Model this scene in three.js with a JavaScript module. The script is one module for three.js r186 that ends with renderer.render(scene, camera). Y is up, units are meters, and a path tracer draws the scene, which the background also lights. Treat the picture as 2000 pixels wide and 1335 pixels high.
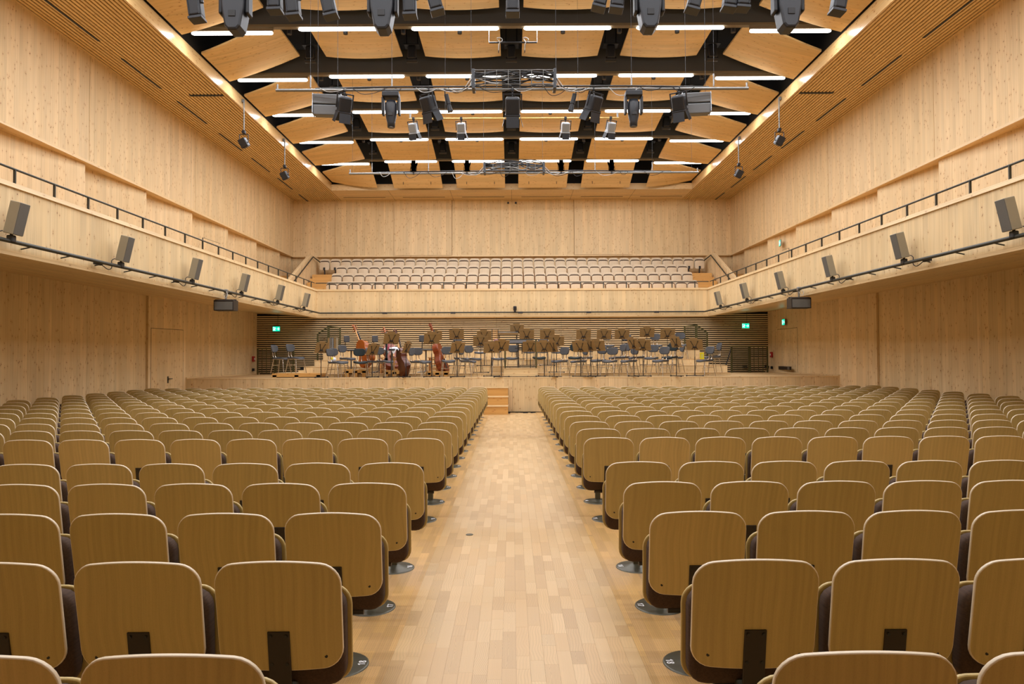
import * as THREE from 'three';
import { RoundedBoxGeometry } from 'three/addons/geometries/RoundedBoxGeometry.js';
import { TextGeometry } from 'three/addons/geometries/TextGeometry.js';
import { FontLoader } from 'three/addons/loaders/FontLoader.js';
import { mergeGeometries } from 'three/addons/utils/BufferGeometryUtils.js';
import { RectAreaLightUniformsLib } from 'three/addons/lights/RectAreaLightUniformsLib.js';

// ---------------------------------------------------------------- camera, exposure, light levels
const F = 1360;                                     // focal length in pixels of the 2000 x 1335 frame
const scene = new THREE.Scene();
scene.background = new THREE.Color(0x000000);
const camera = new THREE.PerspectiveCamera(2 * Math.atan(667.5 / F) * 180 / Math.PI, 2000 / 1335, 0.05, 120);
camera.position.set(-0.015, 1.6, 0);
camera.rotation.set(Math.atan(31 / F), 0, -0.0042, 'YXZ');
camera.updateMatrixWorld(true);
const renderer = new THREE.WebGLRenderer({ antialias: true });
renderer.toneMapping = THREE.LinearToneMapping;
renderer.toneMappingExposure = 1.0;
renderer.shadowMap.enabled = true;
RectAreaLightUniformsLib.init();
const TUBE_LIGHT = 106, TUBE_GLOW = 9, TUBE_COLOR = new THREE.Color().setRGB(0.96, 1.0, 1.08);

// ---------------------------------------------------------------- helpers
function rng(seed) { let a = seed >>> 0; return () => { a = (a + 0x6d2b79f5) | 0; let t = Math.imul(a ^ (a >>> 15), 1 | a); t = (t + Math.imul(t ^ (t >>> 7), 61 | t)) ^ t; return ((t ^ (t >>> 14)) >>> 0) / 4294967296; }; }
const V = (x, y, z) => new THREE.Vector3(x, y, z);
const lerp = (a, b, t) => a + (b - a) * t;
const rad = (d) => d * Math.PI / 180;
function ray(px, py) { return V((px - 1000) / F, -(py - 667.5) / F, -1).applyQuaternion(camera.quaternion); }
function at(px, py, depth) { const d = ray(px, py); return d.multiplyScalar(depth / -d.z).add(camera.position); }          // a pixel and a known distance down the hall
const used = new Map();
function numbered(name) { const n = used.get(name) ?? 0; used.set(name, n + 1); return n ? name + '_' + String(n).padStart(3, '0') : name; }
function tag(o, label, category, group, kind) { if (label) o.userData.label = label; if (category) o.userData.category = category; if (group) o.userData.group = group; if (kind) o.userData.kind = kind; return o; }
function thing(name, label, category, pos, turn = 0, group) {
  const o = new THREE.Group(); o.name = numbered(name); o.position.copy(pos); o.rotation.y = turn; scene.add(o);
  return tag(o, label, category, group);
}
function structure(name, label, category) { const o = new THREE.Group(); o.name = numbered(name); scene.add(o); return tag(o, label, category, null, 'structure'); }
function part(name, geo, mat, parent) { const m = new THREE.Mesh(geo, mat); m.name = name; parent.add(m); return m; }
function copyOf(o, label, group) { const c = o.clone(); c.name = numbered(o.name.replace(/_\d\d\d$/, '')); c.userData = { ...o.userData }; if (label) c.userData.label = label; if (group) c.userData.group = group; scene.add(c); return c; }
const merged = (list) => mergeGeometries(list.map((g) => { const n = g.index ? g.toNonIndexed() : g; for (const k of Object.keys(n.attributes)) if (!['position', 'normal', 'uv'].includes(k)) n.deleteAttribute(k); return n; }));

// uv in metres divided by TILE, v along the grain axis
const TILE = 5;
function woodUV(geo, grain = 'y', ou = 0, ov = 0) {
  const g = geo.index ? geo.toNonIndexed() : geo, p = g.attributes.position, n = g.attributes.normal, uv = new Float32Array(p.count * 2), ax = { x: 0, y: 1, z: 2 }[grain];
  for (let i = 0; i < p.count; i += 3) {
    const nn = [0, 0, 0];
    for (let k = 0; k < 3; k++) { nn[0] += n.getX(i + k); nn[1] += n.getY(i + k); nn[2] += n.getZ(i + k); }
    let d = 0; for (let k = 1; k < 3; k++) if (Math.abs(nn[k]) > Math.abs(nn[d])) d = k;
    const rest = [0, 1, 2].filter((k) => k !== d), v = rest.includes(ax) ? ax : rest[1], u = rest.find((k) => k !== v);
    for (let k = 0; k < 3; k++) {
      const c = [p.getX(i + k), p.getY(i + k), p.getZ(i + k)];
      uv[(i + k) * 2] = c[u] / TILE + ou; uv[(i + k) * 2 + 1] = c[v] / TILE + ov;
    }
  }
  g.setAttribute('uv', new THREE.BufferAttribute(uv, 2));
  return g;
}
const rUV = rng(77);
// a box between two corners
function box(x0, x1, y0, y1, z0, z1, grain = 'y') {
  const g = new THREE.BoxGeometry(Math.abs(x1 - x0), Math.abs(y1 - y0), Math.abs(z1 - z0)); g.translate((x0 + x1) / 2, (y0 + y1) / 2, (z0 + z1) / 2);
  return woodUV(g, grain, rUV(), rUV());
}
// a box whose four long corners are given in plan: [x, z] x4, from y0 to y1
function prism(plan, y0, y1, grain = 'y') {
  const s = new THREE.Shape(plan.map(([x, z]) => new THREE.Vector2(x, -z))), g = new THREE.ExtrudeGeometry(s, { depth: y1 - y0, bevelEnabled: false });
  g.rotateX(-Math.PI / 2); g.translate(0, y0, 0);
  return woodUV(g, grain, rUV(), rUV());
}
// profile given as [x, y] points, pulled along z
function along(profile, z0, z1, grain = 'z') {
  const s = new THREE.Shape(profile.map(([x, y]) => new THREE.Vector2(x, y))), g = new THREE.ExtrudeGeometry(s, { depth: z1 - z0, bevelEnabled: false });
  g.translate(0, 0, z0);
  return woodUV(g, grain, rUV(), rUV());
}
function rod(a, b, r, seg = 8) {
  const d = b.clone().sub(a), g = new THREE.CylinderGeometry(r, r, d.length(), seg);
  g.applyQuaternion(new THREE.Quaternion().setFromUnitVectors(V(0, 1, 0), d.normalize())); const m = a.clone().add(b).multiplyScalar(0.5); g.translate(m.x, m.y, m.z);
  return g;
}
function bar(a, b, w, h) {                           // square bar from a to b
  const d = b.clone().sub(a), L = d.length(), g = new THREE.BoxGeometry(w, h, L);
  const o = new THREE.Object3D(); o.position.copy(a).add(b).multiplyScalar(0.5); o.lookAt(b); o.updateMatrix(); g.applyMatrix4(o.matrix);
  return g;
}
function tube(points, r, seg = 12, rs = 5) { return new THREE.TubeGeometry(new THREE.CatmullRomCurve3(points), seg, r, rs); }
const rbox = (w, h, d, r = 0.01, s = 2) => new RoundedBoxGeometry(w, h, d, s, Math.min(r, w / 2.01, h / 2.01, d / 2.01));

// a moulded plywood panel or a cushion: rounded corners, arched top, bent across its width, rounded rim; stands in the xy plane, y from 0, faces +z
function shell({ w, h, t, rt = 0.06, rb = 0.06, arch = 0, bend = 0, nx = 8, taper = 0, puff = 0, rows = 4, rim = 2, crown = 0, only, edgeShare = 0.45, c = 4 }) {
  const ys = [];
  for (let i = 0; i <= c; i++) { const a = i / c * Math.PI / 2; ys.push([rb - rb * Math.cos(a), rb - rb * Math.sin(a)]); }
  for (let i = 1; i < rows; i++) ys.push([lerp(rb, h - rt, i / rows), 0]);
  for (let i = 0; i <= c; i++) { const a = i / c * Math.PI / 2; ys.push([h - rt + rt * Math.sin(a), rt - rt * Math.cos(a)]); }
  const ny = ys.length, P = [];
  for (const [y, inset] of ys) {
    const half = w / 2 * (1 - taper * (1 - y / h)) - inset, row = [];
    for (let i = 0; i <= nx; i++) {
      const s = i / nx * 2 - 1, x = s * half, e = Math.max(0, 1 - (2 * x / w) ** 2);
      row.push([x, y + arch * e * (y / h) ** 3 - crown * e * (1 - y / h) ** 3, bend * (2 * x / w) ** 2, puff * Math.sqrt(Math.max(0, (1 - s * s) * (1 - (2 * y / h - 1) ** 2)))]);
    }
    P.push(row);
  }
  const pos = [], idx = []; const add = (x, y, z) => { pos.push(x, y, z); return pos.length / 3 - 1; };
  const e = rim ? Math.min(t * edgeShare, 0.02) : 0, shrink = (q, k) => [q[0] * (1 - k / (w / 2)), h / 2 + (q[1] - h / 2) * (1 - k / (h / 2)), q[2]];
  const face = (z, dir, puffed) => {
    const G = P.map((row) => row.map((q) => { const r = shrink(q, e); return add(r[0], r[1], r[2] + z + (puffed ? q[3] : 0)); }));
    for (let j = 0; j < ny - 1; j++) for (let i = 0; i < nx; i++) {
      const a = G[j][i], b = G[j][i + 1], cc = G[j + 1][i + 1], d = G[j + 1][i];
      if (dir > 0) idx.push(a, b, cc, a, cc, d); else idx.push(a, cc, b, a, d, cc);
    }
  };
  if (only !== 'rim') { face(t / 2, 1, true); face(-t / 2, -1, false); }
  const loop = [];
  for (let i = 0; i <= nx; i++) loop.push(P[0][i]);
  for (let j = 1; j < ny; j++) loop.push(P[j][nx]);
  for (let i = nx - 1; i >= 0; i--) loop.push(P[ny - 1][i]);
  for (let j = ny - 2; j >= 1; j--) loop.push(P[j][0]);
  const rings = rim ? [[t / 2, e], [t / 2 - e * 0.3, e * 0.3], [t / 2 - e, 0], [-t / 2 + e, 0], [-t / 2 + e * 0.3, e * 0.3], [-t / 2, e]] : [[t / 2, 0], [-t / 2, 0]];
  const R = rings.map(([z, k]) => loop.map((q) => { const r = shrink(q, k); return add(r[0], r[1], r[2] + z); }));
  if (only !== 'faces') for (let k = 0; k < R.length - 1; k++) for (let i = 0; i < loop.length; i++) { const n = (i + 1) % loop.length; idx.push(R[k][i], R[k + 1][i], R[k + 1][n], R[k][i], R[k + 1][n], R[k][n]); }
  const g = new THREE.BufferGeometry(); g.setAttribute('position', new THREE.Float32BufferAttribute(pos, 3)); g.setIndex(idx); g.computeVertexNormals();
  const uv = new Float32Array(pos.length / 3 * 2); for (let i = 0; i < pos.length / 3; i++) { uv[i * 2] = pos[i * 3]; uv[i * 2 + 1] = pos[i * 3 + 1]; }
  g.setAttribute('uv', new THREE.BufferAttribute(uv, 2));
  return g;
}
function shiftUV(g, du, dv) { const c = g.clone(), uv = c.attributes.uv.clone(); for (let i = 0; i < uv.count; i++) uv.setXY(i, uv.getX(i) + du, uv.getY(i) + dv); c.setAttribute('uv', uv); return c; }

// ---------------------------------------------------------------- textures: grain, knots, dye
function texture(w, h, data, srgb = true) {
  const t = new THREE.DataTexture(data, w, h, THREE.RGBAFormat); t.wrapS = t.wrapT = THREE.RepeatWrapping; t.magFilter = THREE.LinearFilter; t.minFilter = THREE.LinearMipmapLinearFilter; t.generateMipmaps = true; t.anisotropy = 8;
  if (srgb) t.colorSpace = THREE.SRGBColorSpace; t.needsUpdate = true; return t;
}
function noise1(n, r) { const a = Array.from({ length: n }, r); return (x) => { x = ((x % n) + n) % n; const i = Math.floor(x), f = x - i, s = f * f * (3 - 2 * f); return lerp(a[i], a[(i + 1) % n], s); }; }
function spruce(seed, knots) {
  const N = 2048, r = rng(seed), data = new Uint8Array(N * N * 4);
  const tone = new Float32Array(N), warm = new Float32Array(N), fine = new Float32Array(N), lam = new Int16Array(N);
  let x = 0, k = 0; const lams = [];
  while (x < N) { let w = Math.round(38 + r() * 22); if (N - x - w < 36) w = N - x; const a = (r() - 0.5) * 0.05, b = (r() - 0.5) * 0.03; lams.push([x, w]); for (let i = x; i < x + w; i++) { tone[i] = a; warm[i] = b; lam[i] = k; } x += w; k++; }
  const n1 = noise1(400, r), n2 = noise1(1024, r);
  for (let i = 0; i < N; i++) fine[i] = (n1(i * 400 / N) - 0.5) * 0.055 + (n2(i / 2) - 0.5) * 0.05 + (r() - 0.5) * 0.015;
  const wob = lams.map(() => noise1(9, r)), fade = lams.map(() => noise1(7, r));
  for (let y = 0; y < N; y++) for (let i = 0; i < N; i++) {
    const l = lam[i], s = fine[(i + Math.round(wob[l](y * 9 / N) * 14)) & (N - 1)], v = 1 + tone[i] + s + (fade[l](y * 7 / N) - 0.5) * 0.06 + (r() - 0.5) * 0.012, w = warm[i] + s * 0.5, o = (y * N + i) * 4;
    data[o] = Math.min(255, 222 * v); data[o + 1] = Math.min(255, 194 * v * (1 + w * 0.35)); data[o + 2] = Math.min(255, 148 * v * (1 + w)); data[o + 3] = 255;
  }
  for (let q = 0; q < knots; q++) {
    const cx = r() * N, cy = r() * N, slash = r() < 0.2, rx = slash ? 4 + r() * 6 : 2.2 + r() * 2.4, ry = slash ? 2 + r() * 1.5 : 2.2 + r() * 3, ang = slash ? (r() - 0.5) * 1.6 + (r() < 0.5 ? 0.5 : -0.5) : 0, ca = Math.cos(ang), sa = Math.sin(ang), dark = 0.28 + r() * 0.34;
    for (let dy = -26; dy <= 26; dy++) for (let dx = -20; dx <= 20; dx++) {
      const u = (dx * ca + dy * sa) / rx, w = (-dx * sa + dy * ca) / ry, d = Math.hypot(u, w), halo = Math.exp(-((dx / 7) ** 2 + (dy / 18) ** 2)) * 0.09, m = Math.max(0, Math.min(1, 1.35 - d)) * dark;
      if (m + halo < 0.01) continue;
      const px = (Math.round(cx + dx) + N) & (N - 1), py = (Math.round(cy + dy) + N) & (N - 1), o = (py * N + px) * 4;
      for (let c = 0; c < 3; c++) data[o + c] *= 1 - m * [0.75, 0.95, 1.05][c] - halo * [0.5, 0.9, 1.2][c];
    }
  }
  return texture(N, N, data);
}
function veneer(seed, W, H, base, amp, open, figure = 0.35) {       // fine oak grain along v, one tile = one unit of uv
  const r = rng(seed), data = new Uint8Array(W * H * 4), n1 = noise1(90, r), n2 = noise1(240, r), wobA = noise1(5, r), wobB = noise1(6, r), cath = noise1(5, r), cz = 1 + 0 * cath(0);
  for (let y = 0; y < H; y++) for (let x = 0; x < W; x++) {
    const u = x / W, v = y / H, wv = (wobA(v * 5) * 0.05 + wobB(v * 6 + 2) * 0.025) * figure;
    const rings = Math.sin((u + wv + cz * 0.03 * figure * Math.sin(6.283 * (v + wobB(u * 6)))) * 6.283 * 29) * 0.5 + 0.5;
    const a = n1((u + wv) * 90) - 0.5, b = n2((u + wv * 0.6) * 240) - 0.5, pore = r() < open ? -0.12 * r() : 0, m = 1 + amp * (a * 0.9 + b * 0.8 + (rings - 0.5) * 0.55) + pore, o = (y * W + x) * 4;
    data[o] = Math.max(0, Math.min(255, base[0] * m)); data[o + 1] = Math.max(0, Math.min(255, base[1] * m)); data[o + 2] = Math.max(0, Math.min(255, base[2] * (m * 1.1 - 0.1))); data[o + 3] = 255;
  }
  for (let k = 1; k < 5; k++) { /* pores drawn out along the grain */
    for (let y = H - 1; y > 0; y--) for (let x = 0; x < W; x++) { const o = (y * W + x) * 4, p = ((y - 1) * W + x) * 4; for (let c = 0; c < 3; c++) data[o + c] = data[o + c] * 0.62 + data[p + c] * 0.38; }
  }
  return texture(W, H, data);
}
// oak floor blocks with ring figure; also the perforated boards under the seats
function oakBlocks(seed, W, H) {
  const r = rng(seed), data = new Uint8Array(W * H * 4), bands = 6, per = W / bands;
  for (let b = 0; b < bands; b++) {
    const wave = noise1(4, r), wave2 = noise1(7, r), rough = noise1(per, r), strong = [0.02, 0.06, 0.09, 0.03, 0.12, 0.05][b], freq = 5 + r() * 9, cz = r() * 6, mode = b % 3;
    for (let y = 0; y < H; y++) for (let i = 0; i < per; i++) {
      const u = i / per, v = y / H, d = mode === 1 ? Math.abs(u - 0.5 + wave2(v * 7) * 0.2) * 2.2 + v * 1.3 + wave(v * 4) * 0.6 : u * 1.2 + wave(v * 4) * 0.7 + wave2(v * 7 + u) * 0.25 + v * 0.5;
      let s = Math.sin(d * freq * 3.2 + cz); s = Math.pow(Math.max(0, s * 0.5 + 0.5), 3);
      const m = 1 - strong * s + (rough((i + wave(v * 4) * 6)) - 0.5) * 0.05 + (r() < 0.08 ? -0.05 : 0) + (r() - 0.5) * 0.02, o = (y * W + b * per + i) * 4;
      data[o] = Math.min(255, 214 * m); data[o + 1] = Math.min(255, 179 * m); data[o + 2] = Math.min(255, 132 * (m * 1.15 - 0.15)); data[o + 3] = 255;
    }
  }
  return texture(W, H, data);
}
function parquetSheet(seed, N, metres) {             // oak strip floor with rows of air holes, seen between the chairs
  const r = rng(seed), data = new Uint8Array(N * N * 4), strips = Math.round(metres / 0.07), sw = N / strips;
  const rowsOf = Array.from({ length: strips }, () => { const cuts = []; let y = r() * 200; while (y < N) { cuts.push([y, (r() - 0.5) * 0.15, (r() - 0.5) * 0.06]); y += (0.22 + r() * 0.3) / metres * N; } return cuts; });
  const n = noise1(N, r), hole = 0.012 / metres * N;
  for (let y = 0; y < N; y++) for (let x = 0; x < N; x++) {
    const s = Math.min(strips - 1, Math.floor(x / sw)), cuts = rowsOf[s]; let c = cuts[cuts.length - 1]; for (const q of cuts) if (q[0] <= y) c = q;
    let m = 1 + c[1] + (n(x + c[0] * 3) - 0.5) * 0.09 + (r() - 0.5) * 0.03;
    if (x - s * sw < 1 || Math.abs(y - c[0]) < 0.8) m *= 0.88;
    const hx = ((x / hole) % 1 - 0.5) * hole, hy = ((y / (hole * 1.35)) % 1 - 0.5) * hole * 1.35; if (Math.hypot(hx, hy) < 1.7) m *= 0.5;
    const o = (y * N + x) * 4; data[o] = Math.min(255, 206 * m); data[o + 1] = Math.min(255, 166 * m); data[o + 2] = Math.min(255, 112 * m * (1 + c[2])); data[o + 3] = 255;
  }
  return texture(N, N, data);
}
function cloth(seed, N) { const r = rng(seed), data = new Uint8Array(N * N * 4); for (let i = 0; i < N * N; i++) { const m = 0.9 + r() * 0.2; for (let c = 0; c < 3; c++) data[i * 4 + c] = Math.min(255, 200 * m); data[i * 4 + 3] = 255; } return texture(N, N, data); }

const std = (o) => new THREE.MeshStandardMaterial({ roughness: 0.6, metalness: 0, ...o });
const lin = (r, g, b) => new THREE.Color().setRGB(r, g, b);
const T = { wall: spruce(5, 640), board: spruce(9, 420), seat: veneer(21, 1024, 1024, [212, 194, 166], 0.05, 0.05), blocks: oakBlocks(31, 1536, 1024), sheet: parquetSheet(41, 2048, 2.1), cloth: cloth(51, 256), bass: veneer(61, 512, 512, [230, 200, 180], 0.3, 0.02) };
const M = {
  wall: std({ map: T.wall, color: lin(1, 1, 1), roughness: 0.62 }),
  wallB: std({ map: T.wall, color: lin(0.97, 0.97, 0.95), roughness: 0.62 }),
  fascia: std({ map: T.board, color: lin(1, 1, 0.97), roughness: 0.55 }),
  trim: std({ map: T.board, color: lin(1, 0.98, 0.93), roughness: 0.42 }),
  soffit: std({ map: T.board, color: lin(1, 1, 0.97), roughness: 0.4 }),
  slat: std({ map: T.board, color: lin(1, 0.95, 0.8), roughness: 0.6 }),
  upstand: std({ map: T.wall, color: lin(0.92, 0.82, 0.65), roughness: 0.25 }),  // same wood as around it, tinted darker to stand for shade
  reflector: std({ map: T.board, color: lin(0.97, 0.9, 0.73), roughness: 0.75 }),
  stageSlat: std({ map: T.board, color: lin(1, 1, 1), roughness: 0.5 }),
  stageFloor: std({ map: T.board, color: lin(0.78, 0.7, 0.6), roughness: 0.5 }),
  riser: std({ map: T.wall, color: lin(1, 1, 0.97), roughness: 0.5 }),
  step: std({ map: T.board, color: lin(0.85, 0.62, 0.32), roughness: 0.5 }),
  black: std({ color: lin(0.012, 0.012, 0.013), roughness: 0.7 }),
  beam: std({ color: lin(0.075, 0.077, 0.083), roughness: 0.75 }),
  lampBody: std({ color: lin(0.16, 0.125, 0.075), roughness: 0.5 }),
  fixture: std({ color: lin(0.009, 0.009, 0.011), roughness: 0.5 }),
  fixtureGrey: std({ color: lin(0.02, 0.022, 0.027), roughness: 0.4 }),
  array: std({ color: lin(0.17, 0.175, 0.18), roughness: 0.6 }),
  steel: std({ color: lin(0.27, 0.27, 0.26), roughness: 0.38, metalness: 0.8 }),
  silver: std({ color: lin(0.36, 0.38, 0.4), roughness: 0.35, metalness: 0.5 }),
  basket: std({ color: lin(0.2, 0.2, 0.19), roughness: 0.4, metalness: 0.6 }),
  lens: std({ color: lin(0.03, 0.03, 0.04), roughness: 0.1 }),
  cableWhite: std({ color: lin(0.5, 0.5, 0.48), roughness: 0.6 }),
  rail: std({ color: lin(0.045, 0.045, 0.035), roughness: 0.5, metalness: 0.3 }),
  olive: std({ color: lin(0.075, 0.068, 0.022), roughness: 0.5, metalness: 0.2 }),
  speaker: std({ color: lin(0.3, 0.255, 0.17), roughness: 0.6 }),
  speakerGrille: std({ color: lin(0.12, 0.112, 0.095), roughness: 0.7 }),
  seat: std({ map: T.seat, color: lin(0.79, 0.715, 0.385), roughness: 0.5 }),
  plyEdge: std({ color: lin(0.74, 0.62, 0.44), roughness: 0.4 }),
  choir: std({ map: T.seat, color: lin(1, 0.97, 0.93), roughness: 0.5 }),
  cushion: std({ map: T.cloth, color: lin(0.105, 0.056, 0.032), roughness: 0.95 }),
  bracket: std({ color: lin(0.028, 0.02, 0.014), roughness: 0.5, metalness: 0.2 }),
  disc: std({ color: lin(0.085, 0.078, 0.05), roughness: 0.38, metalness: 0.35 }),
  print: std({ color: lin(0.85, 0.85, 0.85), roughness: 0.6 }),
  sheet: std({ map: T.sheet, color: lin(0.86, 0.83, 0.72), roughness: 0.42 }),
  chairPad: std({ map: T.cloth, color: lin(0.135, 0.135, 0.14), roughness: 0.9 }),
  chairPadDark: std({ map: T.cloth, color: lin(0.03, 0.042, 0.042), roughness: 0.9 }),
  chrome: std({ color: lin(0.6, 0.56, 0.5), roughness: 0.25, metalness: 0.9 }),
  desk: std({ map: T.board, color: lin(0.36, 0.3, 0.2), roughness: 0.6 }),
  standBlack: std({ color: lin(0.015, 0.014, 0.014), roughness: 0.5 }),
  bassOrange: std({ map: T.bass, color: lin(0.42, 0.14, 0.025), roughness: 0.3 }),
  bassRed: std({ map: T.bass, color: lin(0.26, 0.06, 0.012), roughness: 0.28 }),
  bassDark: std({ map: T.bass, color: lin(0.12, 0.035, 0.012), roughness: 0.28 }),
  maple: std({ map: T.bass, color: lin(0.8, 0.55, 0.24), roughness: 0.4 }),
  yellow: std({ color: lin(0.9, 0.75, 0.01), roughness: 0.5 }),
  white: std({ color: lin(0.85, 0.87, 0.9), roughness: 0.8 }),
  pink: std({ color: lin(0.6, 0.13, 0.2), roughness: 0.9 }),
  mauve: std({ color: lin(0.28, 0.14, 0.16), roughness: 0.9 }),
  red: std({ color: lin(0.45, 0.02, 0.02), roughness: 0.4 }),
  brass: std({ color: lin(0.75, 0.5, 0.18), roughness: 0.3, metalness: 0.8 }),
  tubeGlow: std({ color: lin(0.9, 0.9, 0.9), roughness: 0.5, emissive: lin(1, 0.97, 0.93), emissiveIntensity: TUBE_GLOW }),
};

// ---------------------------------------------------------------- measures of the hall (metres; D = distance down the hall, z = -D)
const REAR = -4.5, BACK = 32.8, STAGE = 20.5, SLATWALL = 26.2, STAGE_Y = 1.03;
const XU = 10.32, SOFFIT = 9.05, XI = 8.0, LIP = 6.38, XB = 7.35, PAR_TOP = 4.2, PAR_BOT = 3.13;
const ROW = 2.85, TUBE_D = 16.7, TUBE_Y = 9.62;
const SIDE = [['left', -1], ['right', 1]];

// ---------------------------------------------------------------- floor
{
  const fl = structure('floor', 'pale oak strip floor of the auditorium with small air holes under the seats', 'floor');
  for (const [x0, x1] of [[-10.9, -0.665], [0.665, 10.9]]) {
    const g = new THREE.BoxGeometry(x1 - x0, 0.2, STAGE - REAR); g.translate((x0 + x1) / 2, -0.1, -(STAGE + REAR) / 2);
    const p = g.attributes.position, uv = g.attributes.uv; for (let i = 0; i < p.count; i++) uv.setXY(i, p.getX(i) / 2.1, p.getZ(i) / 2.1);
    part('perforated_floor', g, M.sheet, fl);
  }
  part('aisle_bed', box(-0.665, 0.665, -0.2, -0.006, -STAGE, -REAR), M.black, fl);
  // oak blocks of the centre aisle
  const r = rng(4), tones = [[1, 0.98, 0.88], [0.92, 0.87, 0.74], [1.07, 1.05, 0.96], [0.97, 0.91, 0.76], [0.87, 0.81, 0.67], [1, 0.96, 0.83]];
  const mats = tones.map((t) => std({ map: T.blocks, color: lin(...t.map((v) => Math.min(1, v * 0.83))), roughness: 0.4 }));
  const lengths = [0.16, 0.24, 0.32, 0.4, 0.48], W = 1.33 / 18, geos = lengths.map((L) => [0, 1, 2, 3, 4, 5].map((b) => {
    const g = new THREE.BoxGeometry(W - 0.0006, 0.02, L - 0.0006); g.translate(0, -0.01, 0); const p = g.attributes.position, uv = g.attributes.uv, o = rUV();
    for (let i = 0; i < p.count; i++) uv.setXY(i, (b + 0.5 + p.getX(i) / W * 0.96) / 6, p.getZ(i) / 0.55 + o); return g;
  }));
  const far = tones.map(() => []); let count = 0; const all = [];
  for (let s = 0; s < 18; s++) {
    let d = 1.2 + r() * 0.4; const x = -0.665 + (s + 0.5) * W;
    while (d < STAGE - 0.02) { const k = Math.floor(r() * 5), L = Math.min(lengths[k], STAGE - d); all.push({ x, d: d + lengths[k] / 2, k, b: Math.floor(r() * 6), t: Math.floor(r() * 6), clip: L < lengths[k] }); d += lengths[k]; }
  }
  all.sort((a, b) => a.d - b.d);
  for (const q of all) {
    if (q.clip) continue;
    const g = geos[q.k][q.b];
    if (count < 300 && q.d > 2.9) { const m = part('plank', g, mats[q.t], fl); m.position.set(q.x, 0, -q.d); count++; }
    else { const c = g.clone(); c.translate(q.x, 0, -q.d); far[q.t].push(c); }
  }
  far.forEach((list, i) => tag(part('plank_field', merged(list), mats[i], fl), null, null, null, 'stuff'));
  const sock = part('floor_socket', new THREE.CylinderGeometry(0.032, 0.034, 0.004, 20).translate(0, 0.002, 0), M.disc, fl); const sp = at(917, 1039, 6.35); sock.position.set(sp.x, 0, sp.z);
}

// ---------------------------------------------------------------- lower side walls, soffits, fascias, upper walls
const soffitY = (x) => lerp(3.17, 3.34, (x - XB) / (10.1 - XB));
for (const [side, s] of SIDE) {
  const w = structure('wall_' + side + '_lower', s < 0 ? 'knotty spruce wall under the gallery with the handled door' : 'knotty spruce wall under the gallery with the wall exit sign', 'wall');
  const P = (x, d) => [s * x, -d];
  let D = REAR, i = 0;
  while (D < 18.88) { let e = D + 1.8 + (i % 3) * 0.35; if (e > 18.1) e = 18.88; part('panel', prism([P(10.0, D), P(e > 18.1 ? 9.94 : 10.0, e - 0.004), P(10.35, e - 0.004), P(10.35, D)], 0, 3.45), i % 2 ? M.wall : M.wallB, w); D = e; i++; }
  const edges = [18.88, 20.5, 23.35, SLATWALL];
  for (let k = 0; k < 3; k++) part('panel', prism([P(k ? 9.82 : 9.88, edges[k]), P(9.62, edges[k + 1]), P(10.35, edges[k + 1]), P(10.35, edges[k])], 0, 3.45), k % 2 ? M.wallB : M.wall, w);
  // gallery soffit and fascia
  const b = structure('gallery_' + side, s < 0 ? 'spruce gallery front along the double-bass side wall' : 'spruce gallery front along the exit-sign side wall', 'gallery');
  part('soffit', along([[s * (XB + 0.13), soffitY(XB + 0.13)], [s * 10.4, soffitY(10.4)], [s * 10.4, soffitY(10.4) + 0.12], [s * (XB + 0.13), soffitY(XB) + 0.12]], -SLATWALL, -REAR, 'z'), M.soffit, b);
  part('gallery_floor', box(s * (XB + 0.1), s * 10.7, 3.5, 3.62, -SLATWALL, -REAR, 'z'), M.step, b);
  let d0 = REAR; i = 0;
  const cuts = [0, 5.9, 9.4, 12.4, 15.4, 18.2, 21.05, 23.9, SLATWALL - 0.1];
  for (const c of cuts) { part('fascia_panel', box(s * XB, s * (XB + 0.12), 3.2, PAR_TOP - 0.07, -c, -(d0 + 0.003), 'y'), M.fascia, b); d0 = c; }
  part('lower_trim', box(s * (XB - 0.012), s * (XB + 0.2), PAR_BOT, 3.2, -SLATWALL + 0.09, -REAR, 'z'), M.trim, b);
  part('cap', along([[s * (XB - 0.03), PAR_TOP - 0.07], [s * (XB + 0.22), PAR_TOP - 0.07], [s * (XB + 0.22), PAR_TOP], [s * (XB - 0.02), PAR_TOP]], -SLATWALL - 0.12, -REAR, 'z'), M.trim, b);
  // recessed wall behind the gallery: saw-tooth panels
  const u = structure('wall_' + side + '_gallery', s < 0 ? 'stepped spruce wall panels behind the double-bass side gallery' : 'stepped spruce wall panels behind the exit-sign side gallery', 'wall');
  for (let k = 0; k < 14; k++) {
    const e1 = 31.15 - k * ROW + ROW, e0 = e1 - ROW; if (e1 < REAR) break;
    const f = Math.min(e1, BACK);
    part('panel', prism([P(10.68, Math.max(e0, REAR)), P(10.42, f), P(10.95, f), P(10.95, Math.max(e0, REAR))], 3.4, LIP + 0.1), k % 2 ? M.wallB : M.wall, u);
  }
  const up = structure('wall_' + side + '_upper', s < 0 ? 'tall knotty spruce upper wall over the double-bass side gallery' : 'tall knotty spruce upper wall over the exit-sign side gallery', 'wall');
  for (let k = 0; k < 14; k++) {
    const e1 = Math.min(BACK, 34 - k * ROW), e0 = Math.max(REAR, 34 - (k + 1) * ROW); if (e1 <= REAR) break;
    part('panel', box(s * (XU + (k % 2 ? 0 : 0.008)), s * 10.95, LIP + 0.06, 9.2, -e1, -(e0 + 0.003), 'y'), k % 2 ? M.wallB : M.wall, up);
  }
  part('lip', box(s * (XU - 0.012), s * 10.9, LIP, LIP + 0.06, -BACK, -REAR, 'z'), M.trim, up);
}

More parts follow.
